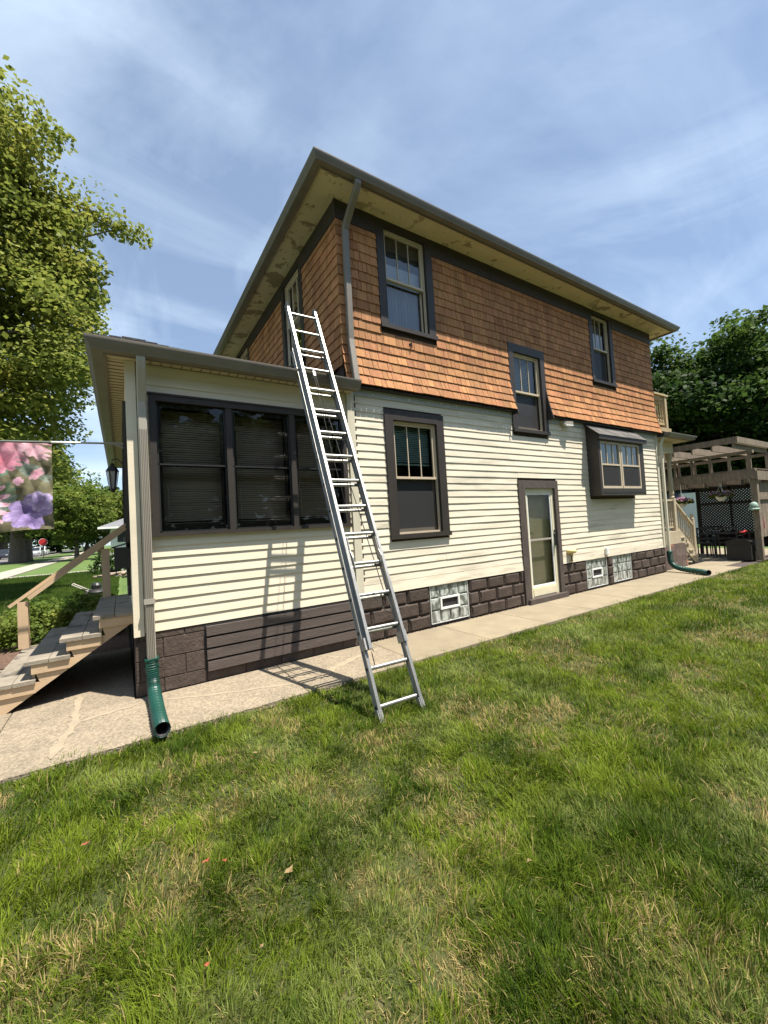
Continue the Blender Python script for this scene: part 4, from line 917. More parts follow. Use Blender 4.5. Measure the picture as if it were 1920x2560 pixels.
rope([(S0+SP*11.9, -.04, -.01), (S0+SP*10, -.035, -.035), (S0+SP*8.2, -.05, -.035), (S0+SP*5.5, -.04, -.035)], .0032)
rope([(S0+SP*3, -.02, .022), (S0+SP*3-.02, -.02, -.02), (S0+SP*3, -.01, .024), (S0+SP*3-.03, .0, -.02), (S0+SP*2.75, .03, .0), (S0+SP*2.45, .06, .01), (S0+SP*2.35, .10, .01), (S0+SP*2.5, .14, .0), (S0+SP*2.95, .13, -.02)])
rope([(S0+SP*1.5, -FWD+.02, .0), (S0+SP*1.38, -FWD+.03, .01), (S0+SP*1.5, -FWD+.005, .01), (S0+SP*1.3, -FWD+.02, -.01), (S0+SP*1.0, -FWD+.03, -.03)], .004)
obj('pulley', MB().bar(LP(S0+SP*12-.01, -.035, -.02), LP(S0+SP*12-.09, -.035, -.02), .03, .04, Ln), 'aluside', ld)

# ---- corrugated drain hoses
def corrugated(name, path, r, label, steps=60, collar=True):
    P = [Vector(p) for p in path]; n = len(P); t = thing(name, (P[0].x, P[0].y, 0), label, 'drain pipe')
    def cr(u):
        u = u*(n-1); i = min(int(u), n-2); f = u-i; p0, p1, p2, p3 = P[max(i-1, 0)], P[i], P[i+1], P[min(i+2, n-1)]
        return .5*((2*p1)+(p2-p0)*f+(2*p0-5*p1+4*p2-p3)*f*f+(3*p1-p0-3*p2+p3)*f**3)
    pts = []; rs = []
    for i in range(steps*4+1):
        pts.append(cr(i/(steps*4))); rs.append(r*(1.0 if i % 4 < 2 else .88))
    mb = MB().tube(pts, rs, 16, caps=False)
    inn = MB().tube(pts, [x*.86 for x in rs], 16, caps=False)
    obj('hose', mb, 'greenpipe', t, norm=False); obj('lining', inn, 'dark', t, norm=False)
    return t
t1 = corrugated('corrugated_drain_pipe', [(-2.34, -.075, .36), (-2.34, -.085, .25), (-2.335, -.12, .16), (-2.335, -.22, .095), (-2.335, -.50, .065), (-2.335, -.85, .062), (-2.33, -1.06, .062)], .058, 'green corrugated pipe from the porch downspout to the lawn edge', 30)
obj('adaptor', MB().box(-2.40, -2.28, -.13, -.015, .36, .375).box(-2.392, -2.288, -.122, -.02, .30, .36).lathe((-2.34, -.072, .24), [(.06, 0), (.062, .06)], 14), 'greenpipe', t1)
t2 = corrugated('corrugated_drain_pipe', [(LH+.05, -.06, .46), (LH+.05, -.065, .34), (LH+.03, -.10, .21), (LH+.0, -.22, .12), (LH-.06, -.45, .08), (LH-.22, -.80, .07), (LH-.30, -.95, .065)], .064, 'green corrugated pipe curving from the rear corner downspout', 26)
obj('adaptor', MB().lathe((LH+.05, -.062, .42), [(.06, 0), (.062, .07), (.05, .09)], 12), 'greenpipe', t2)

# ---- small fixtures on the side wall
fx = thing('motion_light', (4.83, -.02, 3.28), 'small tan floodlight fixture under the shingle skirt', 'light fixture')
obj('base', MB(side).box(4.70, 4.80, .006, .06, 3.31, 3.37), 'woodtan', fx); obj('head', MB().bar((4.73, -.05, 3.33), (4.95, -.10, 3.325), .10, .07), 'spout', fx); obj('lens', MB().bar((4.76, -.085, 3.283), (4.95, -.115, 3.283), .07, .02), 'white', fx)
ol = thing('outlet_cover', (6.02, 0, .66), 'white weatherproof outlet box above the glass block window', 'outlet'); obj('box', MB(side).box(5.965, 6.06, .012, .05, .655, .80), 'white', ol); obj('flap', MB(side).box(5.975, 6.05, .05, .056, .665, .725).box(5.975, 6.05, .05, .056, .735, .79), 'white', ol)
hb = thing('wall_spout', (4.74, 0, .66), 'yellow foam patched pipe outlet beside the storm door', 'pipe'); obj('foam', MB().lathe((4.74, -.012, .83), [(.03, -.05), (.10, -.03), (.12, .0), (.10, .04), (.03, .05)], 10), 'yellowstain', hb, smooth=True)
obj('pipe', MB().tube([(4.73, -.02, .80), (4.72, -.045, .77), (4.72, -.04, .645)], .032, 10), 'yellowstain', hb, smooth=True)
hk = thing('plant_hook', (1.13, -.02, 4.16), 'small rusty hook stuck in the shingles below the upper window', 'hook'); obj('hook', MB().tube([(1.13, .0, 4.20), (1.13, -.05, 4.20), (1.13, -.055, 4.15), (1.13, -.03, 4.13)], .008, 6).bar((1.11, -.02, 4.19), (1.15, -.02, 4.21), .02, .03), 'rope', hk)

# ================================================================== BACK YARD
pg = thing('pergola', (12.7, 1, 0), 'weathered two tier wooden pergola over the patio', 'pergola')
P = lambda n, mb, m, **k: obj(n, mb, m, pg, **k)
X0, X1, YA, YC = 12.0, 13.45, -.85, 3.4
for x, y in ((X0, YA), (X1, YA), (X0, YC), (X1, YC)): P('post', MB().box(x, x+.14, y-.13, y+.01, 0, 2.45), 'woodgrey')
P('beam', MB().box(X0-.04, X0, YA-.13, YC+.1, 2.24, 2.45), 'woodgrey'); P('beam', MB().box(X1+.14, X1+.18, YA-.13, YC+.1, 2.18, 2.45), 'woodgrey')
P('beam', MB().box(X0-.04, X1+.18, YA-.17, YA-.13, 2.20, 2.45), 'woodgrey')
P('top_plate', MB().box(X0-.03, X0+.11, YA-.13, YC+.1, 2.45, 2.50), 'woodgrey'); P('top_plate', MB().box(X0-.02, X0+.10, YA-.1, YC, 2.95, 3.03), 'woodgrey'); P('top_plate', MB().box(X1+.02, X1+.14, YA-.1, YC, 2.95, 3.03), 'woodgrey')
for i in range(9): P('strut', MB().box(X0+.0, X0+.05, YA-.05+i*.45, YA+.01+i*.45, 2.5, 2.95), 'woodgrey')
for i in range(9): P('strut', MB().box(X1+.04, X1+.09, YA-.05+i*.45, YA+.01+i*.45, 2.45, 2.95), 'woodgrey')
P('corner_strut', MB().box(X1+.0, X1+.14, YA-.13, YA+.01, 2.45, 2.95), 'woodgrey')
for i in range(10): P('rafter', MB().box(X0-1.0, X1+.25, YA+.0+i*.46, YA+.04+i*.46, 3.04, 3.22), 'woodgrey')
for i in range(9): P('joist', MB().box(X0+.0, X1+.14, YA+.1+i*.46, YA+.14+i*.46, 2.16, 2.36), 'woodgrey')
for i in range(11): P('roof_slat', MB().box(X0+.01+i*.13, X0+.10+i*.13, YA-.1, YC+.1, 2.505, 2.53), 'woodgrey')
P('fascia', MB().box(X0-1.04, X0-1.0, YA-.05, YC+.2, 3.17, 3.33), 'woodgrey'); P('fascia', MB().box(X0-1.04, X1+.29, YA-.09, YA-.05, 3.17, 3.33), 'woodgrey'); P('fascia', MB().box(X1+.25, X1+.29, YA-.05, YC+.2, 3.17, 3.33), 'woodgrey')
# side panel of grey boards between the right hand posts
for i in range(4): P('plank', MB().box(X0+.20+i*.31, X0+.49+i*.31, YA-.06, YA-.035, .62, 2.15), 'woodgrey')
P('crossbar', MB().box(X0+.14, X1, YA-.10, YA-.06, 1.66, 1.76), 'woodgrey')
lat = thing('lattice_screen', (13.62, .1, 0), 'dark lattice screen closing the far side of the pergola', 'lattice')
LXp, ya, yb, za, zb = 13.64, -.72, .95, .70, 2.14
obj('frame', MB().box(LXp-.03, LXp+.03, ya-.05, ya+.03, 0, zb).box(LXp-.03, LXp+.03, yb-.03, yb+.06, 0, zb).box(LXp-.03, LXp+.03, ya, yb, zb-.06, zb).box(LXp-.03, LXp+.03, ya, yb, 1.60, 1.68).box(LXp-.03, LXp+.03, ya, yb, za-.08, za).box(LXp-.03, LXp+.03, .08, .14, za, zb), 'lattice', lat)
def lath(sg, c, x):
    # clip the line z = sg*(y) + c to the frame
    pts = []
    for y in (ya, yb):
        z = sg*y+c
        if za <= z <= zb: pts.append((y, z))
    for z in (za, zb):
        y = (z-c)/sg
        if ya < y < yb: pts.append((y, z))
    if len(pts) >= 2 and math.hypot(pts[0][0]-pts[1][0], pts[0][1]-pts[1][1]) > .06:
        (y0, z0), (y1, z1) = pts[:2]; obj('slat', MB().bar((x, y0, z0), (x, y1, z1), .038, .007, (1, 0, 0)), 'lattice', lat)
for i in range(-5, 52): lath(1, za-yb+i*.085, LXp-.006)
for i in range(-5, 52): lath(-1, za+ya+i*.085, LXp+.006)
obj('kick_board', MB().box(LXp-.02, LXp+.02, ya, yb, .25, .62), 'lattice', lat)
# deck box
db = thing('deck_box', (11.95, -.5, 0), 'dark brown plastic storage box beside the pergola post', 'storage box')
obj('body', MB().box(11.80, 12.45, -.79, -.25, .02, .53), 'plastic', db)
n_ = 10; V = []
for i in range(n_+1):
    y = -.82+.60*i/n_; z = .535+.05*math.sin(math.pi*i/n_)**.8; V += [(11.775, y, .53), (11.775, y, z), (12.47, y, z), (12.47, y, .53)]
obj('lid', MB().add(V, [(4*i+q, 4*i+4+q, 4*i+4+(q+1) % 4, 4*i+(q+1) % 4) for i in range(n_) for q in range(4)]+[(0, 1, 2, 3), (4*n_+3, 4*n_+2, 4*n_+1, 4*n_)]), 'plastic', db)
obj('handle', MB().box(11.785, 11.80, -.60, -.45, .43, .465), 'dark', db)
# bird house, small flag, planter
bh = thing('bird_feeder', (11.97, -.87, 1.40), 'pale green domed bird feeder mounted on the pergola post', 'bird feeder')
obj('roof', MB().lathe((11.92, -.90, 1.44), [(.105, 0), (.10, .05), (.085, .11), (.05, .15), (.01, .165)], 12), 'birdgreen', bh, smooth=True); obj('tray', MB().lathe((11.92, -.90, 1.385), [(.12, 0), (.13, .02), (.12, .04), (.10, .055)], 12), 'birdgreen', bh)
sf = thing('hanging_flag', (12.3, -1.0, .9), 'small striped flag hanging beside the pergola post', 'flag'); V = []
for i in range(9): y = -.925-.02*math.sin(i*1.4); x = 12.12+i*.03; V += [(x, y-.06, 1.25-i*.02), (x+.05, y-.06, .86)]
obj('cloth', MB().add(V, [(2*i, 2*i+2, 2*i+3, 2*i+1) for i in range(8)]), 'flagstripe', sf, norm=False); obj('staff', MB().tube([(12.05, -.98, 1.32), (12.40, -.98, 1.05)], .008, 6), 'white', sf)
pl = thing('stone_planter', (12.9, -1.3, 0), 'weathered timber planter with low greenery beside the pergola', 'planter')
for i in range(3): obj('timber', MB().box(12.25+i*.01, 13.7, -1.16, -1.04, .0+i*.15, .145+i*.15), 'woodgrey', pl)
for i in range(3): obj('timber', MB().box(12.25, 12.37, -2.1, -1.16, .0+i*.15, .145+i*.15), 'woodgrey', pl)
obj('soil', MB().box(12.37, 13.7, -2.1, -1.16, .2, .38), 'mulch', pl)

# table and chairs
def chair(name, c, rz, label):
    t = thing(name, (c[0], c[1], 0), label, 'chair', 'patio chairs'); t.rotation_euler.z = 0
    R = Matrix.Rotation(rz, 3, 'Z'); Tr = lambda x, y, z: tuple(R @ Vector((x, y, 0))+Vector((c[0], c[1], z)))
    obj('seat', MB(Tr).box(-.24, .24, -.22, .24, .42, .45), 'metalblack', t); obj('backrest', MB(Tr).box(-.24, -.20, -.24, -.22, .45, .92).box(.20, .24, -.24, -.22, .45, .92).box(-.2, .2, -.24, -.22, .86, .92).box(-.2, .2, -.24, -.22, .70, .74).box(-.2, .2, -.24, -.22, .56, .60), 'metalblack', t)
    for x in (-.22, .22):
        for y in (-.21, .21): obj('leg', MB(Tr).box(x-.015, x+.015, y-.015, y+.015, 0, .42), 'metalblack', t)
    for x in (-.25, .25): obj('arm', MB(Tr).box(x-.02, x+.02, -.22, .2, .64, .67).box(x-.012, x+.012, .16, .19, .45, .64), 'metalblack', t)
chair('patio_chair', (12.62, .52, 0), math.radians(-60), 'dark metal patio chair nearest the rear stairs'); chair('patio_chair', (12.75, -.08, 0), math.radians(-90), 'dark metal patio chair between table and deck box'); chair('patio_chair', (13.35, .45, 0), math.radians(120), 'dark metal patio chair against the lattice screen')
tb = thing('patio_table', (13.1, .1, 0), 'dark patio table under the pergola', 'table'); obj('top', MB().box(12.75, 13.5, -.55, .60, .70, .73), 'metalblack', tb)
for x in (12.8, 13.45):
    for y in (-.5, .55): obj('leg', MB().box(x-.02, x+.02, y-.02, y+.02, 0, .70), 'metalblack', tb)
rt = thing('red_tray', (12.85, -.4, .73), 'small red cloth left on the patio table', 'cloth'); obj('cloth', MB().add([(12.76, -.50, .74), (12.98, -.50, .745), (12.98, -.28, .76), (12.76, -.30, .742), (12.87, -.39, .80), (12.75, -.42, .66)], [(0, 1, 4), (1, 2, 4), (2, 3, 4), (3, 0, 4), (0, 3, 5)]), 'signred', rt, norm=False)

# ================================================================== VEGETATION
def leaves(cl, per, size, spread, cols, rng, flat=.55, droop=.25, up=.5):
    """leaf quads round cluster centres cl (n,3): returns V, F, colours"""
    n = len(cl)*per; c = np.repeat(cl, per, 0); sp = np.repeat(np.broadcast_to(spread, (len(cl),)), per)[:, None]
    p = rng.normal(size=(n, 3)); p /= np.linalg.norm(p, axis=1)[:, None]+1e-9; p *= (rng.random((n, 1))**.45)*sp; p[:, 2] *= flat
    pos = c+p
    nr = rng.normal(size=(n, 3)); nr /= np.linalg.norm(nr, axis=1)[:, None]; nr[:, 2] = np.abs(nr[:, 2])+up; nr += p/sp*.5; nr /= np.linalg.norm(nr, axis=1)[:, None]
    a = np.cross(nr, rng.normal(size=(n, 3))); a /= np.linalg.norm(a, axis=1)[:, None]+1e-9; b = np.cross(nr, a)
    s = size*(.6+.8*rng.random((n, 1)))
    V = np.stack([pos-a*s*.5, pos+b*s*.38-nr*s*.08, pos+a*s*.55-nr*s*droop, pos-b*s*.38-nr*s*.08], 1).reshape(-1, 3)
    F = np.arange(n*4).reshape(-1, 4)
    cols = np.array(cols); k = np.repeat(rng.random(len(cl)), per)*.6+rng.random(n)*.4
    i = np.clip(k*(len(cols)-1), 0, len(cols)-1.001); lo = i.astype(int); f = (i-lo)[:, None]; col = cols[lo]*(1-f)+cols[lo+1]*f
    col = col*(.8+.4*rng.random((n, 1)))
    return V, F, np.repeat(col, 4, 0)
GREEN = [(.070, .105, .020), (.115, .160, .028), (.180, .205, .038), (.24, .235, .045)]
MAPLE = [(.10, .14, .026), (.18, .22, .042), (.26, .28, .058), (.33, .31, .07)]
DARK = [(.018, .040, .010), (.032, .064, .014), (.060, .105, .020), (.095, .14, .026)]
LIGHT = [(.07, .12, .02), (.13, .18, .03), (.20, .23, .04)]
def tree(name, base, H, r, zlo, nc, per, size, cols, label, seed, trunk_r=.25, cspread=.9, extra=(), group=None, squash=1., shell=.35, nlimb=14, cat='tree'):
    rng = np.random.default_rng(seed); bx, by = base; t = thing(name, (bx, by, 0), label, cat, group)
    zc = (zlo+H)/2; rz = (H-zlo)/2
    d = rng.normal(size=(nc, 3)); d /= np.linalg.norm(d, axis=1)[:, None]
    th = np.arctan2(d[:, 1], d[:, 0]); lump = 1+.16*np.sin(th*3+seed)+.12*np.sin(th*5+d[:, 2]*6+seed*2)+.10*np.sin(d[:, 2]*9+th*2)
    rad = lump*(shell+(1-shell)*rng.random(nc)**.5)*(.86+.22*rng.random(nc))
    prof_ = np.where(d[:, 2] < 0, 1.0, 1.0)
    C = np.stack([bx+d[:, 0]*rad*r*prof_, by+d[:, 1]*rad*r*squash*prof_, zc+d[:, 2]*rad*rz], 1)
    if len(extra): C = C[(C[:, 0] > bx-1) | (rng.random(nc) < .4)]; nc = len(C)
    if len(extra): C = np.concatenate([C, np.array(extra, dtype=float)])
    sp = cspread*(.55+.75*rng.random(len(C)))
    if len(extra): sp[nc:] = np.where(np.arange(len(extra)) < 27, .58, .75)
    V, F, col = leaves(C, per, size, sp, cols, rng)
    big('crown', V, None, F, 'leafnear', t, col, kind=None, loc=(bx, by, zlo))
    mb = MB(); top = Vector((bx+.2, by, zlo+(H-zlo)*.55)); mid = Vector((bx+.05, by+.1, zlo+.2))
    mb.tube([(bx, by, -.1), (bx, by, .25), (bx+.02, by, 1.2), mid, top], [trunk_r*1.5, trunk_r*1.12, trunk_r, trunk_r*.85, trunk_r*.25], 12)
    obj('trunk', mb, 'bark', t, smooth=True)
    lm = MB(); pick = rng.choice(len(C), min(nlimb, len(C)), replace=False).tolist()
    for i in pick:
        e = Vector(C[i]); u = rng.uniform(.0, .8); s = mid.lerp(top, u); m = s.lerp(e, .5)+Vector((0, 0, .12*(e-s).length)); q = trunk_r*(.42-.2*u)
        q = min(q, .13); lm.tube([s, m, e], [q, q*.5, q*.12], 6, caps=False)
    if len(extra): lm.tube([mid.lerp(top, .6)]+[Vector(e)-Vector((0, 0, .1)) for e in extra[:9]], [.12]+[.07-.006*k for k in range(9)], 6, caps=False)
    if len(lm.v): obj('limb', lm, 'bark', t, smooth=True)
    return t
ex = [(-5.6+i*.42, 11.2-i*.06, 12.75-.11*i+.05*math.sin(i)) for i in range(10)]+[(-5.8+i*.35, 11.0, 13.3+.2*i) for i in range(5)]+[(-6.8+i*.35, 11.2, 14.6+.05*i) for i in range(6)]+[(-4.6+i*.3, 11, 9.2-.1*i) for i in range(6)]
rg_ = np.random.default_rng(15)
for _ in range(380):
    z_ = rg_.uniform(3.6, 16); xm = float(np.interp(z_, [3.6, 5, 7, 9, 10.5, 12, 14, 16], [-5.8, -4.3, -3.45, -3.2, -3.1, -3.9, -5.0, -6.5]))
    ex.append((xm-abs(rg_.normal())*1.5-.3*rg_.random(), rg_.uniform(9.8, 14.5), z_))
tree('maple_tree', (-10.9, 12.8), 17.2, 7.1, 2.8, 1250, 165, .128, MAPLE, 'tall leafy maple filling the left edge above the porch', 3, .45, .95, ex, nlimb=60, shell=.55)
tree('street_tree', (-11.7, 51.2), 15, 4.4, 3.0, 220, 70, .42, GREEN, 'broad street tree with a thick mottled trunk behind the flag', 5, .62, 1.7, nlimb=14, group='street trees')
tree('street_tree', (-11.5, 55.6), 14, 4.2, 3.2, 200, 60, .45, DARK, 'dark trunked street tree just behind the mottled one', 6, .42, 1.6, nlimb=10, group='street trees')
tree('street_tree', (-21.6, 100), 20, 8, 3.5, 180, 50, .7, GREEN, 'distant pale trunked tree across the street', 8, .7, 2.2, nlimb=10, group='street trees')
tree('garden_tree', (-6.4, 46), 7.4, 3.2, 1.5, 240, 55, .24, LIGHT, 'round yellow green tree in front of the white house', 9, .16, .8)
tree('garden_tree', (-8.0, 68), 12, 3.8, 2.5, 150, 46, .36, LIGHT, 'pale tree rising behind the round yellow green one', 12, .25, 1.2)
tree('garden_tree', (-1.0, 72), 10.5, 4.6, 2, 180, 50, .45, GREEN, 'green tree standing behind the white house', 13, .25, 1.4)
for i, (x, y, h, r) in enumerate(((-15, 118, 15, 9), (-27, 90, 16, 8), (-30, 130, 17, 10), (-9, 105, 15, 8), (2, 120, 15, 9), (-20, 150, 17, 10))):
    tree('distant_tree', (x, y), h, r, 1.2, 150, 55, .85, DARK, ('dark distant tree at the street end behind the parked cars', 'dark tree across the street left of the red sign', 'farthest dark tree across the street', 'distant tree behind the pale garden tree', 'distant tree hidden mostly by the porch corner', 'farthest tree at the vanishing end of the street')[i], 20+i, .4, 2.4, group='trees at the end of the street', nlimb=6)
tree('yard_tree', (27.2, 4.6), 11.5, 5.3, 2.4, 520, 150, .24, DARK, 'dense dark maple behind the pergola, nearest the house', 33, .35, 1.15, shell=.6)
tree('yard_tree', (28.5, -1.6), 9.9, 4.8, 2.2, 460, 140, .24, DARK, 'dense dark maple at the right edge behind the pergola', 34, .35, 1.15, shell=.6)
tree('yard_tree', (33.0, 10.5), 11.5, 5.2, 2.2, 260, 80, .36, DARK, 'dark tree showing low behind the rear porch roof', 35, .35, 1.4, shell=.6)
# neighbour trees behind the photographer, mirrored in the ground floor windows
for i, (x, y, h, r) in enumerate(((-2, -18.5, 9, 4.5), (6, -19.5, 10, 5), (14, -18.5, 9.5, 5), (-9, -19, 9, 4.5), (22, -19.5, 10, 5))):
    tree('neighbour_tree', (x, y), h, r, .8, 130, 60, .5, DARK, ('tree across the side lawn facing the porch window', 'tree across the side lawn facing the storm door', 'tree across the side lawn facing the bay window', 'leftmost tree across the side lawn', 'rightmost tree across the side lawn')[i], 50+i, .25, 1.6, group='trees across the side lawn', nlimb=5)
def shrub(name, c, rx, ry, h, n, per, size, cols, label, seed, flower=None, cat='shrub', z0=0.):
    rng = np.random.default_rng(seed); t = thing(name, (c[0], c[1], z0), label, cat)
    d = rng.normal(size=(n, 3)); d /= np.linalg.norm(d, axis=1)[:, None]; d[:, 2] = np.abs(d[:, 2]); q = (.55+.45*rng.random((n, 1))**.5)*(1+.15*np.sin(np.arctan2(d[:, 1], d[:, 0])*4+seed))[:, None]
    C = np.array([c[0], c[1], z0])+d*q*np.array([rx, ry, h])
    V, F, col = leaves(C, per, size, np.full(n, min(rx, h)*.28), cols, rng, flat=.8); V[:, 2] = np.maximum(V[:, 2], z0+.01)
    big('foliage', V, None, F, 'leafnear', t, col, loc=(c[0], c[1], z0))
    mb = MB()
    for i in range(7): e = C[rng.integers(n)]; mb.tube([(c[0]+rng.normal()*.05, c[1]+rng.normal()*.05, z0-.02), tuple(e)], [.012, .004], 5, caps=False)
    obj('stem', mb, 'bark', t)
    if flower:
        V, F, col = leaves(C[:max(6, n//3)]+np.array([0, 0, .03]), 26, size*.9, np.full(max(6, n//3), min(rx, h)*.16), [flower, tuple(min(1, x*1.15) for x in flower)], rng, flat=.7)
        big('blossom', V, None, F, 'leafnear', t, col, loc=(c[0], c[1], z0))
    return t
shrub('garden_shrub', (-3.72, 4.05), .62, .75, .62, 120, 44, .055, LIGHT, 'bright green shrub beside the front steps', 61)
shrub('garden_shrub', (-3.05, 3.9), .50, .70, .66, 100, 44, .055, GREEN, 'shaded green shrub against the porch behind the steps', 62)
shrub('garden_shrub', (-4.35, 4.4), .34, .4, .30, 50, 36, .04, GREEN, 'low grey green groundcover clump in the mulch bed', 63)
shrub('flowering_shrub', (-3.0, 20.5), .9, 1.0, 1.0, 70, 40, .11, DARK, 'dark shrub with white flower heads by the neighbouring rocks', 64, (.75, .75, .72))
shrub('low_hedge', (-3.2, 38.5), .8, 1.6, .9, 70, 40, .14, LIGHT, 'yellow green bush at the foot of the white house', 65)
rr = random.Random(4)
for i in range(7):
    t = thing('garden_rock', (-3.5+i*.19, 17.6+rr.uniform(-.6, .6), 0), ('leftmost tan rock in the low border past the porch', 'second tan rock from the left in the border', 'third tan rock from the left in the border', 'middle tan rock of the border past the porch', 'tan rock just right of the border middle', 'tan border rock second from the porch', 'tan border rock nearest the porch')[i], 'rock', 'border rocks'); s = rr.uniform(.16, .34)
    V = [(s*math.cos(a)*rr.uniform(.8, 1.1)+WL[t].x, s*math.sin(a)*rr.uniform(.8, 1.1)+WL[t].y, z*s) for z in (-.1, .35, .55) for a in [k*math.pi/3.5 for k in range(7)]]
    obj('stone', MB().add(V, [(r*7+k, r*7+(k+1) % 7, r*7+7+(k+1) % 7, r*7+7+k) for r in range(2) for k in range(7)]+[tuple(range(14, 21))]), 'rock', t)
# tall thin ornamental grass
def ogr():
    rng = np.random.default_rng(77); n = 260; t = thing('ornamental_grass', (-4.75, 4.75, 0), 'wispy ornamental grass at the left behind the steps', 'grass clump')
    c = np.stack([-4.75+rng.normal(size=n)*.25, 4.75+rng.normal(size=n)*.25, np.zeros(n)], 1); l = .45+.35*rng.random(n); az = rng.random(n)*6.28; le = .1+.3*rng.random(n)
    d = np.stack([np.cos(az)*le, np.sin(az)*le, np.ones(n)], 1); tip = c+d*l[:, None]; s = np.stack([-np.sin(az), np.cos(az), np.zeros(n)], 1)*.004
    V = np.stack([c-s, c+s, tip], 1).reshape(-1, 3); F = np.arange(3*n).reshape(-1, 3); col = np.repeat(np.array([[.30, .25, .12]])*(.6+.7*rng.random((n, 1))), 3, 0)
    big('blades', V, F, None, 'grass', t, col, loc=(-4.75, 4.75, 0))
ogr()
# hanging flower baskets
def basket(c, top, label, seed):
    t = thing('hanging_basket', (c[0], c[1], c[2]-.15), label, 'flower basket', 'hanging flower baskets'); rng = np.random.default_rng(seed)
    obj('pot', MB().lathe((c[0], c[1], c[2]-.15), [(.06, 0), (.11, .05), (.14, .13), (.15, .14)], 12), 'white', t)
    wr = MB(); hk = (c[0], c[1], c[2]+.32)
    for k in range(3): a = k*2.1; wr.tube([(c[0]+.14*math.cos(a), c[1]+.14*math.sin(a), c[2]), hk], .004, 5)
    wr.tube([hk, (c[0], c[1], top)], .005, 5); obj('hanger', wr, 'white', t)
    d = rng.normal(size=(60, 3)); d[:, 2] = np.abs(d[:, 2])*.5-.1; d /= np.linalg.norm(d, axis=1)[:, None]; C = np.array(c)+d*np.array([.24, .24, .13])
    V, F, col = leaves(C, 22, .05, np.full(60, .07), GREEN, rng); big('foliage', V, None, F, 'leafnear', t, col, loc=c)
    V, F, col = leaves(C[:38]+np.array([0, 0, .03]), 14, .045, np.full(38, .07), [(.42, .20, .36), (.62, .38, .52)], rng); big('blossom', V, None, F, 'leafnear', t, col, loc=c)
basket((12.02, -.17, 1.84), 2.19, 'pink flowering basket hanging centrally under the pergola beam', 81)
basket((11.75, .72, 1.72), 2.3, 'lilac flowering basket hanging beside the rear stairs', 82)
obj('basket_arm', MB().box(11.74, 12.0, .71, .73, 2.28, 2.30), 'metalblack', pg)
shrub('planter_greenery', (12.85, -1.62), .5, .4, .22, 40, 30, .05, LIGHT, 'low greenery growing in the timber planter', 66, z0=.38, cat='plant')

# ================================================================== FAR BUILDINGS, CARS, SIGN
nh = thing('white_house', (-1.0, 46, 0), 'white neighbouring house with grey hip roof behind the porch', 'house')
obj('wall', MB().box(-3.45, 6, 41.6, 52, -.1, 3.0), 'housewhite', nh); obj('roof', hip(-4.4, 7, 40.7, 53, 3.0, .42, t=.16), 'greyroof', nh)
obj('fascia', MB().box(-4.42, 7.02, 40.68, 40.70, 2.83, 3.01).box(-4.42, -4.4, 40.68, 53, 2.83, 3.01), 'white', nh)
obj('window', MB().box(-2.9, 5.5, 41.54, 41.6, 1.55, 2.75), 'dark', nh); obj('sill', MB().box(-3.45, 5.6, 41.5, 41.6, 1.42, 1.5), 'white', nh)
bp = thing('brick_pillar', (-4.25, 42.5, 0), 'short red brick pier beside the white house', 'pier'); pb = obj('core', MB().box(-4.5, -4.02, 42.3, 42.8, 0, 1.5), 'mortar', bp)
for k in range(10): obj('brick', MB().box(-4.515, -4.005, 42.285, 42.815, .02+k*.15, .14+k*.15), 'brickred', bp)
obj('cap', MB().box(-4.55, -3.98, 42.25, 42.85, 1.5, 1.58), 'paleconc', bp)
gr_ = thing('garage', (27, 7.5, 0), 'cream garage with grey roof beyond the rear stairs', 'garage'); obj('wall', MB().box(24.3, 30, 4.9, 11, 0, 2.15), 'housewhite', gr_); obj('roof', hip(24.0, 30.3, 4.6, 11.3, 2.18, .38, t=.1), 'greyroof', gr_)
obj('door', MB().box(24.26, 24.3, 6.2, 7.1, 0, 2.0), 'dark', gr_); obj('trim', MB().box(24.25, 24.3, 4.9, 5.02, 0, 2.12), 'white', gr_)
wf = thing('lattice_backing', (23, 3, 0), 'white board fence added to brighten the gaps in the lattice screen', 'fence')  # added behind the lattice so that its gaps show bright
for i in range(36): obj('picket', MB().box(22.6, 22.63, .0+i*.135, .131+i*.135, .05, 2.35), 'housewhite', wf)
obj('rail', MB().box(22.63, 22.68, .0, 4.9, .4, .5).box(22.63, 22.68, .0, 4.9, 1.4, 1.5), 'housewhite', wf)
for i in range(3): obj('post', MB().box(22.63, 22.73, .1+i*2.3, .2+i*2.3, 0, 1.8), 'housewhite', wf)
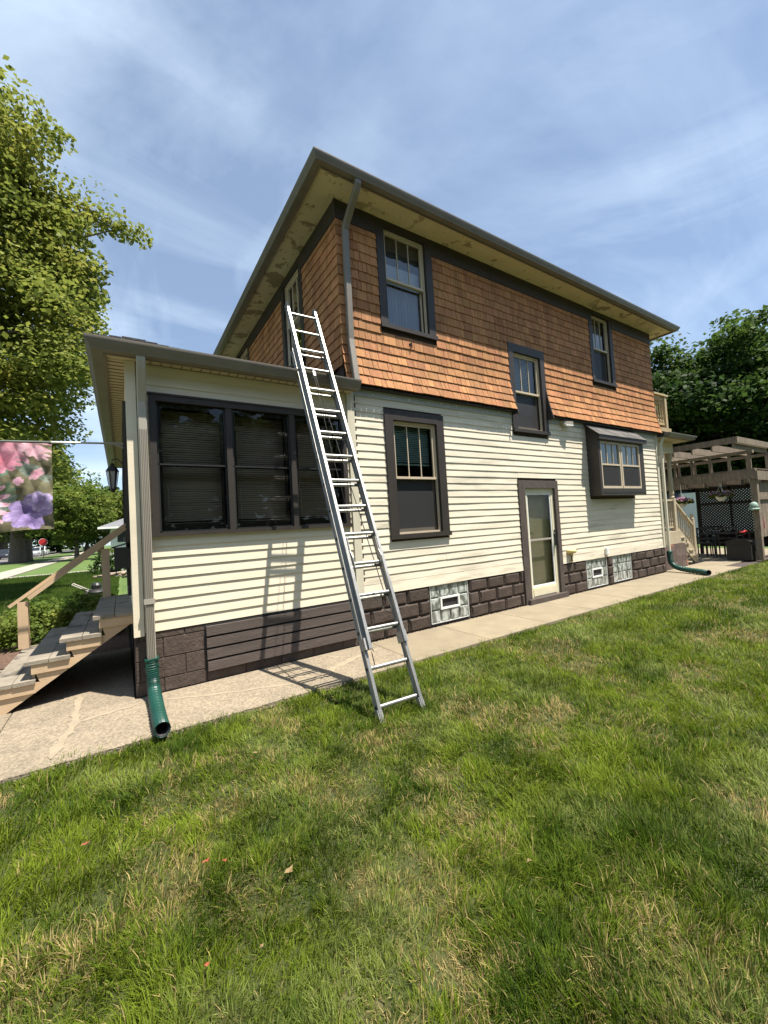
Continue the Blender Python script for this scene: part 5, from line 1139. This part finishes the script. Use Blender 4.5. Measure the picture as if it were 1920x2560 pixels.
def car(c, m, label, h=1.5):
    t = thing('parked_car', (c[0], c[1], -.05), label, 'car', 'cars parked along the street'); x, y = c
    lo = [(-2.2, .25), (2.2, .25), (2.25, .65), (1.95, .85), (1.1, .95), (-1.5, .95), (-2.15, .9), (-2.25, .6)]; hi = [(1.15, .94), (.45, h), (-1.2, h), (-1.75, .94)]
    obj('body', MB().prism(lo, (x-.88, y, -.05), (x+.88, y, -.05), (0, 1, 0), (0, 0, 1)), m, t); cb = obj('cabin', MB().prism(hi, (x-.74, y, -.05), (x+.74, y, -.05), (0, 1, 0), (0, 0, 1)), m, t)
    obj('window', MB().prism([(a*.9-.02, .97+(b-.94)*.85) for a, b in hi], (x-.75, y, -.05), (x+.75, y, -.05), (0, 1, 0), (0, 0, 1)), 'carglass', cb)
    obj('windscreen', MB().add([(x-.66, y+1.10, .95), (x+.66, y+1.10, .95), (x+.60, y+.50, h-.08), (x-.60, y+.50, h-.08), (x-.66, y-1.72, .95), (x+.66, y-1.72, .95), (x+.6, y-1.25, h-.08), (x-.6, y-1.25, h-.08)], [(0, 1, 2, 3), (4, 7, 6, 5)]), 'carglass', cb, norm=False)
    for sx in (-1, 1):
        for wy in (-1.4, 1.4):
            wl_ = obj('wheel', MB().prism([(.33*math.cos(a), .33*math.sin(a)) for a in [k*math.pi/7 for k in range(14)]], (x+sx*.70, y+wy, .28), (x+sx*.90, y+wy, .28), (0, 1, 0), (0, 0, 1)), 'rubber', t)
        obj('headlight', MB().box(x+sx*.62-.15, x+sx*.62+.15, y-2.27, y-2.22, .55, .70), 'lampglass', t)
car((-14.6, 84), 'carsilver', 'silver car parked nearest along the street'); car((-15.0, 92), 'carwhite', 'white car parked behind the silver one', 1.6); car((-17.8, 80), 'cardark', 'dark car parked across the street', 1.5)
sg = thing('red_sign', (-11.45, 66, 0), 'small red sign on a post beside the street', 'sign'); obj('post', MB().box(-11.49, -11.42, 66.02, 66.08, 0, 2.0), 'metalblack', sg)
obj('plate', MB().prism([(.46*math.cos(a), .46*math.sin(a)) for a in [math.pi/8+k*math.pi/4 for k in range(8)]], (-11.45, 66.0, 2.15), (-11.45, 65.98, 2.15), (1, 0, 0), (0, 0, 1)), 'signred', sg)
obj('border', MB().prism([(.50*math.cos(a), .50*math.sin(a)) for a in [math.pi/8+k*math.pi/4 for k in range(8)]], (-11.45, 66.02, 2.15), (-11.45, 66.0, 2.15), (1, 0, 0), (0, 0, 1)), 'white', sg)
mw = thing('lawn_mower', (-3.2, 9.6, 0), 'low black wheeled mower standing behind the front steps', 'mower')
obj('deck', MB().lathe((-3.2, 9.6, .10), [(.27, 0), (.28, .06), (.22, .12), (.10, .14)], 14), 'metalblack', mw, smooth=40); obj('engine', MB().lathe((-3.2, 9.6, .24), [(.12, 0), (.13, .1), (.09, .16)], 12), 'metalblack', mw)
for x in (-3.42, -2.98):
    for y in (9.4, 9.8): obj('wheel', MB().prism([(.10*math.cos(a), .10*math.sin(a)) for a in [k*math.pi/6 for k in range(12)]], (x-.03, y, .10), (x+.03, y, .10), (0, 1, 0), (0, 0, 1)), 'rubber', mw)
obj('handle', MB().tube([(-3.38, 9.8, .2), (-3.75, 9.9, .42), (-3.75, 9.5, .42), (-3.38, 9.4, .2)], .016, 6), 'spout', mw)

# ================================================================== LAWN
DRYSPOTS = ((-1.06, -3.01, .10, .95), (-1.71, -3.05, .08, .9), (-.97, -2.67, .13, .75), (-1.62, -3.54, .10, .95), (-1.50, -3.22, .16, .7), (-2.47, -2.39, .13, .55), (-2.67, -2.56, .12, .45),
            (3.71, -2.97, .30, .95), (-1.44, -2.41, .13, .5), (-.87, -3.95, .16, .5), (-1.2, -2.85, .10, .7), (-2.11, -2.84, .12, .45), (.5, -3.1, .2, .35))
def lawn_blades():
    rng = np.random.default_rng(101); pts = []
    cx, cy = CAM.x, CAM.y; fw = np.array([math.sin(YAW), math.cos(YAW)])
    def dens(d): return np.clip(19000*(1.75/np.maximum(d, .3))**1.42, 420, 19000)
    # sample in cells of .5 m
    for gx in np.arange(-7.5, 16.5, .5):
        for gy in np.arange(-9, -.5, .5):
            mx_, my_ = gx+.25, gy+.25; d = math.hypot(mx_-cx, my_-cy)
            v = np.array([mx_-cx, my_-cy]); a = (v@fw)/(d+1e-6)
            if d > 1.3 and a < math.cos(math.radians(62)): continue
            n = rng.poisson(float(dens(d))*.25)
            if n: pts.append(np.stack([gx+rng.random(n)*.5, gy+rng.random(n)*.5], 1))
    p = np.concatenate(pts); x, y = p.T
    edge = -.925+.025*np.sin(x*1.7)+.07*(fbm(x, x*0, 3.5, 3)-.5); edge = np.where(x > 10, edge+.0, edge); edge = np.where(x > 11.2, np.minimum(edge, -.98), edge)
    keep = (y < edge) & ~((x > 12.2) & (y > -2.2)); x, y = x[keep], y[keep]; n = len(x)
    d = np.hypot(x-cx, y-cy)
    # thin, dry patches
    dry = np.clip((fbm(x, y, 2.2, 41, 4)-.58)*4.0, 0, .65); fine = fbm(x, y, 5.5, 45, 2); dry = np.clip(dry*(.4+1.1*fine), 0, 1)
    for px, py, pr, k in DRYSPOTS:
        dry = np.maximum(dry, np.clip(k*1.1*np.exp(-((x-px)**2+(y-py)**2*.6)/(pr*pr))*(.65+.5*fine), 0, 1))
    keep = rng.random(n) > dry*.35; x, y, d, dry, fine = (q[keep] for q in (x, y, d, dry, fine)); n = len(x)
    lush = fbm(x, y, .8, 52, 3)
    Ln_ = (.040+.040*rng.random(n)+.026*(lush-.5))*(1-.35*dry)*(.55+.95*fbm(x, y, 7.0, 57, 2)); wd = (.0021+.0011*rng.random(n))*(1+.42*np.maximum(d-1.6, 0)**.85)
    CE = .080; gi, gj = np.floor(x/CE).astype(int), np.floor(y/CE).astype(int)
    hs = lambda k: np.modf(np.abs(np.sin(gi*127.1+gj*311.7+k*74.7)*43758.5453))[0]
    vx, vy = x/CE-(gi+.2+.6*hs(1)), y/CE-(gj+.2+.6*hs(2)); tuft = hs(3)
    flow = fbm(x, y, 1.6, 60, 3)*10+fbm(x, y, 4.5, 64, 2)*5
    ax_ = 1.5*vx+.55*np.cos(flow)+rng.normal(size=n)*.38; ay_ = 1.5*vy+.55*np.sin(flow)+rng.normal(size=n)*.38; az = np.arctan2(ay_, ax_)
    lean = np.clip(.30+.62*np.hypot(vx, vy)+.35*(fbm(x, y, 2.2, 70, 2)-.4)+rng.normal(size=n)*.24, .05, 1.35); Ln_ = Ln_*(.72+.62*tuft)
    near = np.exp(-(edge[keep] if False else (-.925-y))/.06); az = np.where(rng.random(n) < near*.6, math.pi/2+rng.normal(size=n)*.6, az)
    z0 = -.055+.012*(fbm(x, y, 2.0, 90, 2)-.5)
    h = np.stack([np.cos(az), np.sin(az)], 1); s = np.stack([-np.sin(az), np.cos(az)], 1)
    tw = rng.normal(size=n)*.6; s = s*np.cos(tw)[:, None]+h*np.sin(tw)[:, None]
    def P(f, l):      # point at fraction f along with lean l
        return np.stack([x+h[:, 0]*Ln_*f*np.sin(l), y+h[:, 1]*Ln_*f*np.sin(l), z0+Ln_*f*np.cos(l)], 1)
    r = P(0, lean); m = P(.52, lean*.62); t = P(1.0, np.minimum(lean*1.05, 1.42)); S = np.concatenate([s, np.zeros((n, 1))], 1)*wd[:, None]*.5
    V = np.stack([r-S*.8, r+S*.8, m+S, m-S, t], 1).reshape(-1, 3); i = np.arange(n)*5
    F4 = np.stack([i, i+1, i+2, i+3], 1); F3 = np.stack([i+3, i+2, i+4], 1)
    c0 = np.array([.042, .082, .006]); c1 = np.array([.185, .245, .020]); c2 = np.array([.255, .300, .085]); cs = np.array([.40, .31, .13])
    k = np.clip(fbm(x, y, 2.8, 81, 3)*1.7-.35+rng.normal(size=n)*.24+.45*(hs(5)-.5), 0, 1)[:, None]; col = c0*(1-k)+c1*k
    pale = (np.clip((fbm(x, y, 2.0, 85, 3)-.50)*4, 0, 1)*(rng.random(n) < .6))[:, None]; col = col*(1-pale)+c2*pale  # pale patches: a sheen painted into the blade colour
    st = (rng.random(n) < (.022+.85*dry))[:, None]; col = np.where(st, cs*(.55+.7*rng.random((n, 1))), col)
    col = np.repeat(col*(.8+.4*rng.random((n, 1))), 5, 0)
    # short understory filling the gaps near the viewer: single triangles
    q = np.where(rng.random(n) < np.clip(2.2/d, .12, .95))[0]; jx, jy = x[q]+rng.normal(size=len(q))*.012, y[q]+rng.normal(size=len(q))*.012; ok = jy < -.95; q, jx, jy = q[ok], jx[ok], jy[ok]
    a2 = rng.random(len(q))*6.283; l2 = Ln_[q]*(.35+.3*rng.random(len(q))); le2 = rng.normal(size=len(q))*.6; w2 = wd[q]*1.25
    bb = np.stack([jx, jy, z0[q]], 1); s2 = np.stack([-np.sin(a2), np.cos(a2), np.zeros(len(q))], 1)*w2[:, None]*.5; t2 = bb+np.stack([np.cos(a2)*np.sin(le2)*l2, np.sin(a2)*np.sin(le2)*l2, np.abs(np.cos(le2))*l2], 1)
    V2 = np.stack([bb-s2, bb+s2, t2], 1).reshape(-1, 3); c2_ = np.repeat(col.reshape(-1, 5, 3)[q, 0]*.85, 3, 0); F3 = np.concatenate([F3, len(V)+np.arange(len(V2)).reshape(-1, 3)]); V = np.concatenate([V, V2]); col = np.concatenate([col, c2_])
    o = big('lawn_grass', V, F3, F4, 'grass', None, col, loc=(0, -3, -.05)); tag(o, 'mown green lawn with dry straw patches in the foreground', 'grass', kind='stuff')
    return n
nb = lawn_blades(); print('blades', nb)
def far_grass():
    rng = np.random.default_rng(5); n = 42000; x = rng.uniform(-7.6, -2.7, n); y = 5.1+19*rng.random(n)**1.4; l = .05+.04*rng.random(n); az = rng.random(n)*6.28; w_ = .006+.0012*y
    le = rng.normal(size=n)*.4; dx = np.stack([np.cos(az), np.sin(az), np.zeros(n)], 1); b = np.stack([x, y, np.full(n, -.02)], 1); tip = b+np.stack([np.cos(az)*le*l, np.sin(az)*le*l, l], 1)
    keep = ~((y > 23.2) & (y < 24.4)); b, tip, dx, w_ = b[keep], tip[keep], dx[keep], w_[keep]; n = len(b)
    V = np.stack([b-dx*w_[:, None], b+dx*w_[:, None], tip], 1).reshape(-1, 3); k = fbm(b[:, 0], b[:, 1], .8, 7, 3)[:, None]
    col = np.repeat(np.array([.045, .09, .014])*(1-k)+np.array([.11, .16, .03])*k, 3, 0)
    tag(big('front_lawn_grass', V, np.arange(3*n).reshape(-1, 3), None, 'grass', None, col, loc=(-5, 12, 0)), 'green grass of the front lawn past the steps', 'grass', kind='stuff')
far_grass()
# fallen leaves and petals lying on the lawn
FL = [((-2.26, -2.55), .040, 'orangeleaf', 'crumpled orange red leaf, brightest on the lawn'), ((-2.19, -2.60), .026, 'orangeleaf', 'small orange leaf bit beside the crumpled red one'), ((-1.96, -2.84), .050, 'tanleaf', 'narrow tan leaf in the middle of the lawn'),
      ((-1.81, -1.74), .055, 'tanleaf', 'upright yellow leaf near the walkway edge'), ((-2.75, -2.05), .034, 'orangeleaf', 'orange leaf scrap at the left of the lawn'), ((-1.07, -3.44), .036, 'tanleaf', 'pale tan leaf right of the ladder'), ((-2.16, -3.10), .022, 'tanleaf', 'tiny yellow leaf low in the foreground'), ((-2.34, -3.05), .022, 'orangeleaf', 'tiny reddish leaf scrap low in the foreground')]
for (x, y), s, m, lb in FL:
    s *= .6
    rl = random.Random(int(x*1000)); V = [(x, y, .004)]
    for k in range(9): a_ = k*2*math.pi/9; q = s*(.55+.55*rl.random())*(1.0 if k % 2 else .55); V.append((x+q*math.cos(a_)*1.1, y+q*math.sin(a_)*.75, .0+rl.uniform(-.3, .9)*s*.45))
    o = MB().add(V, [(0, k+1, (k+1) % 9+1) for k in range(9)])
    tag(obj('fallen_leaf', o, m, None, norm=False), lb, 'leaf', 'fallen leaves on the lawn')
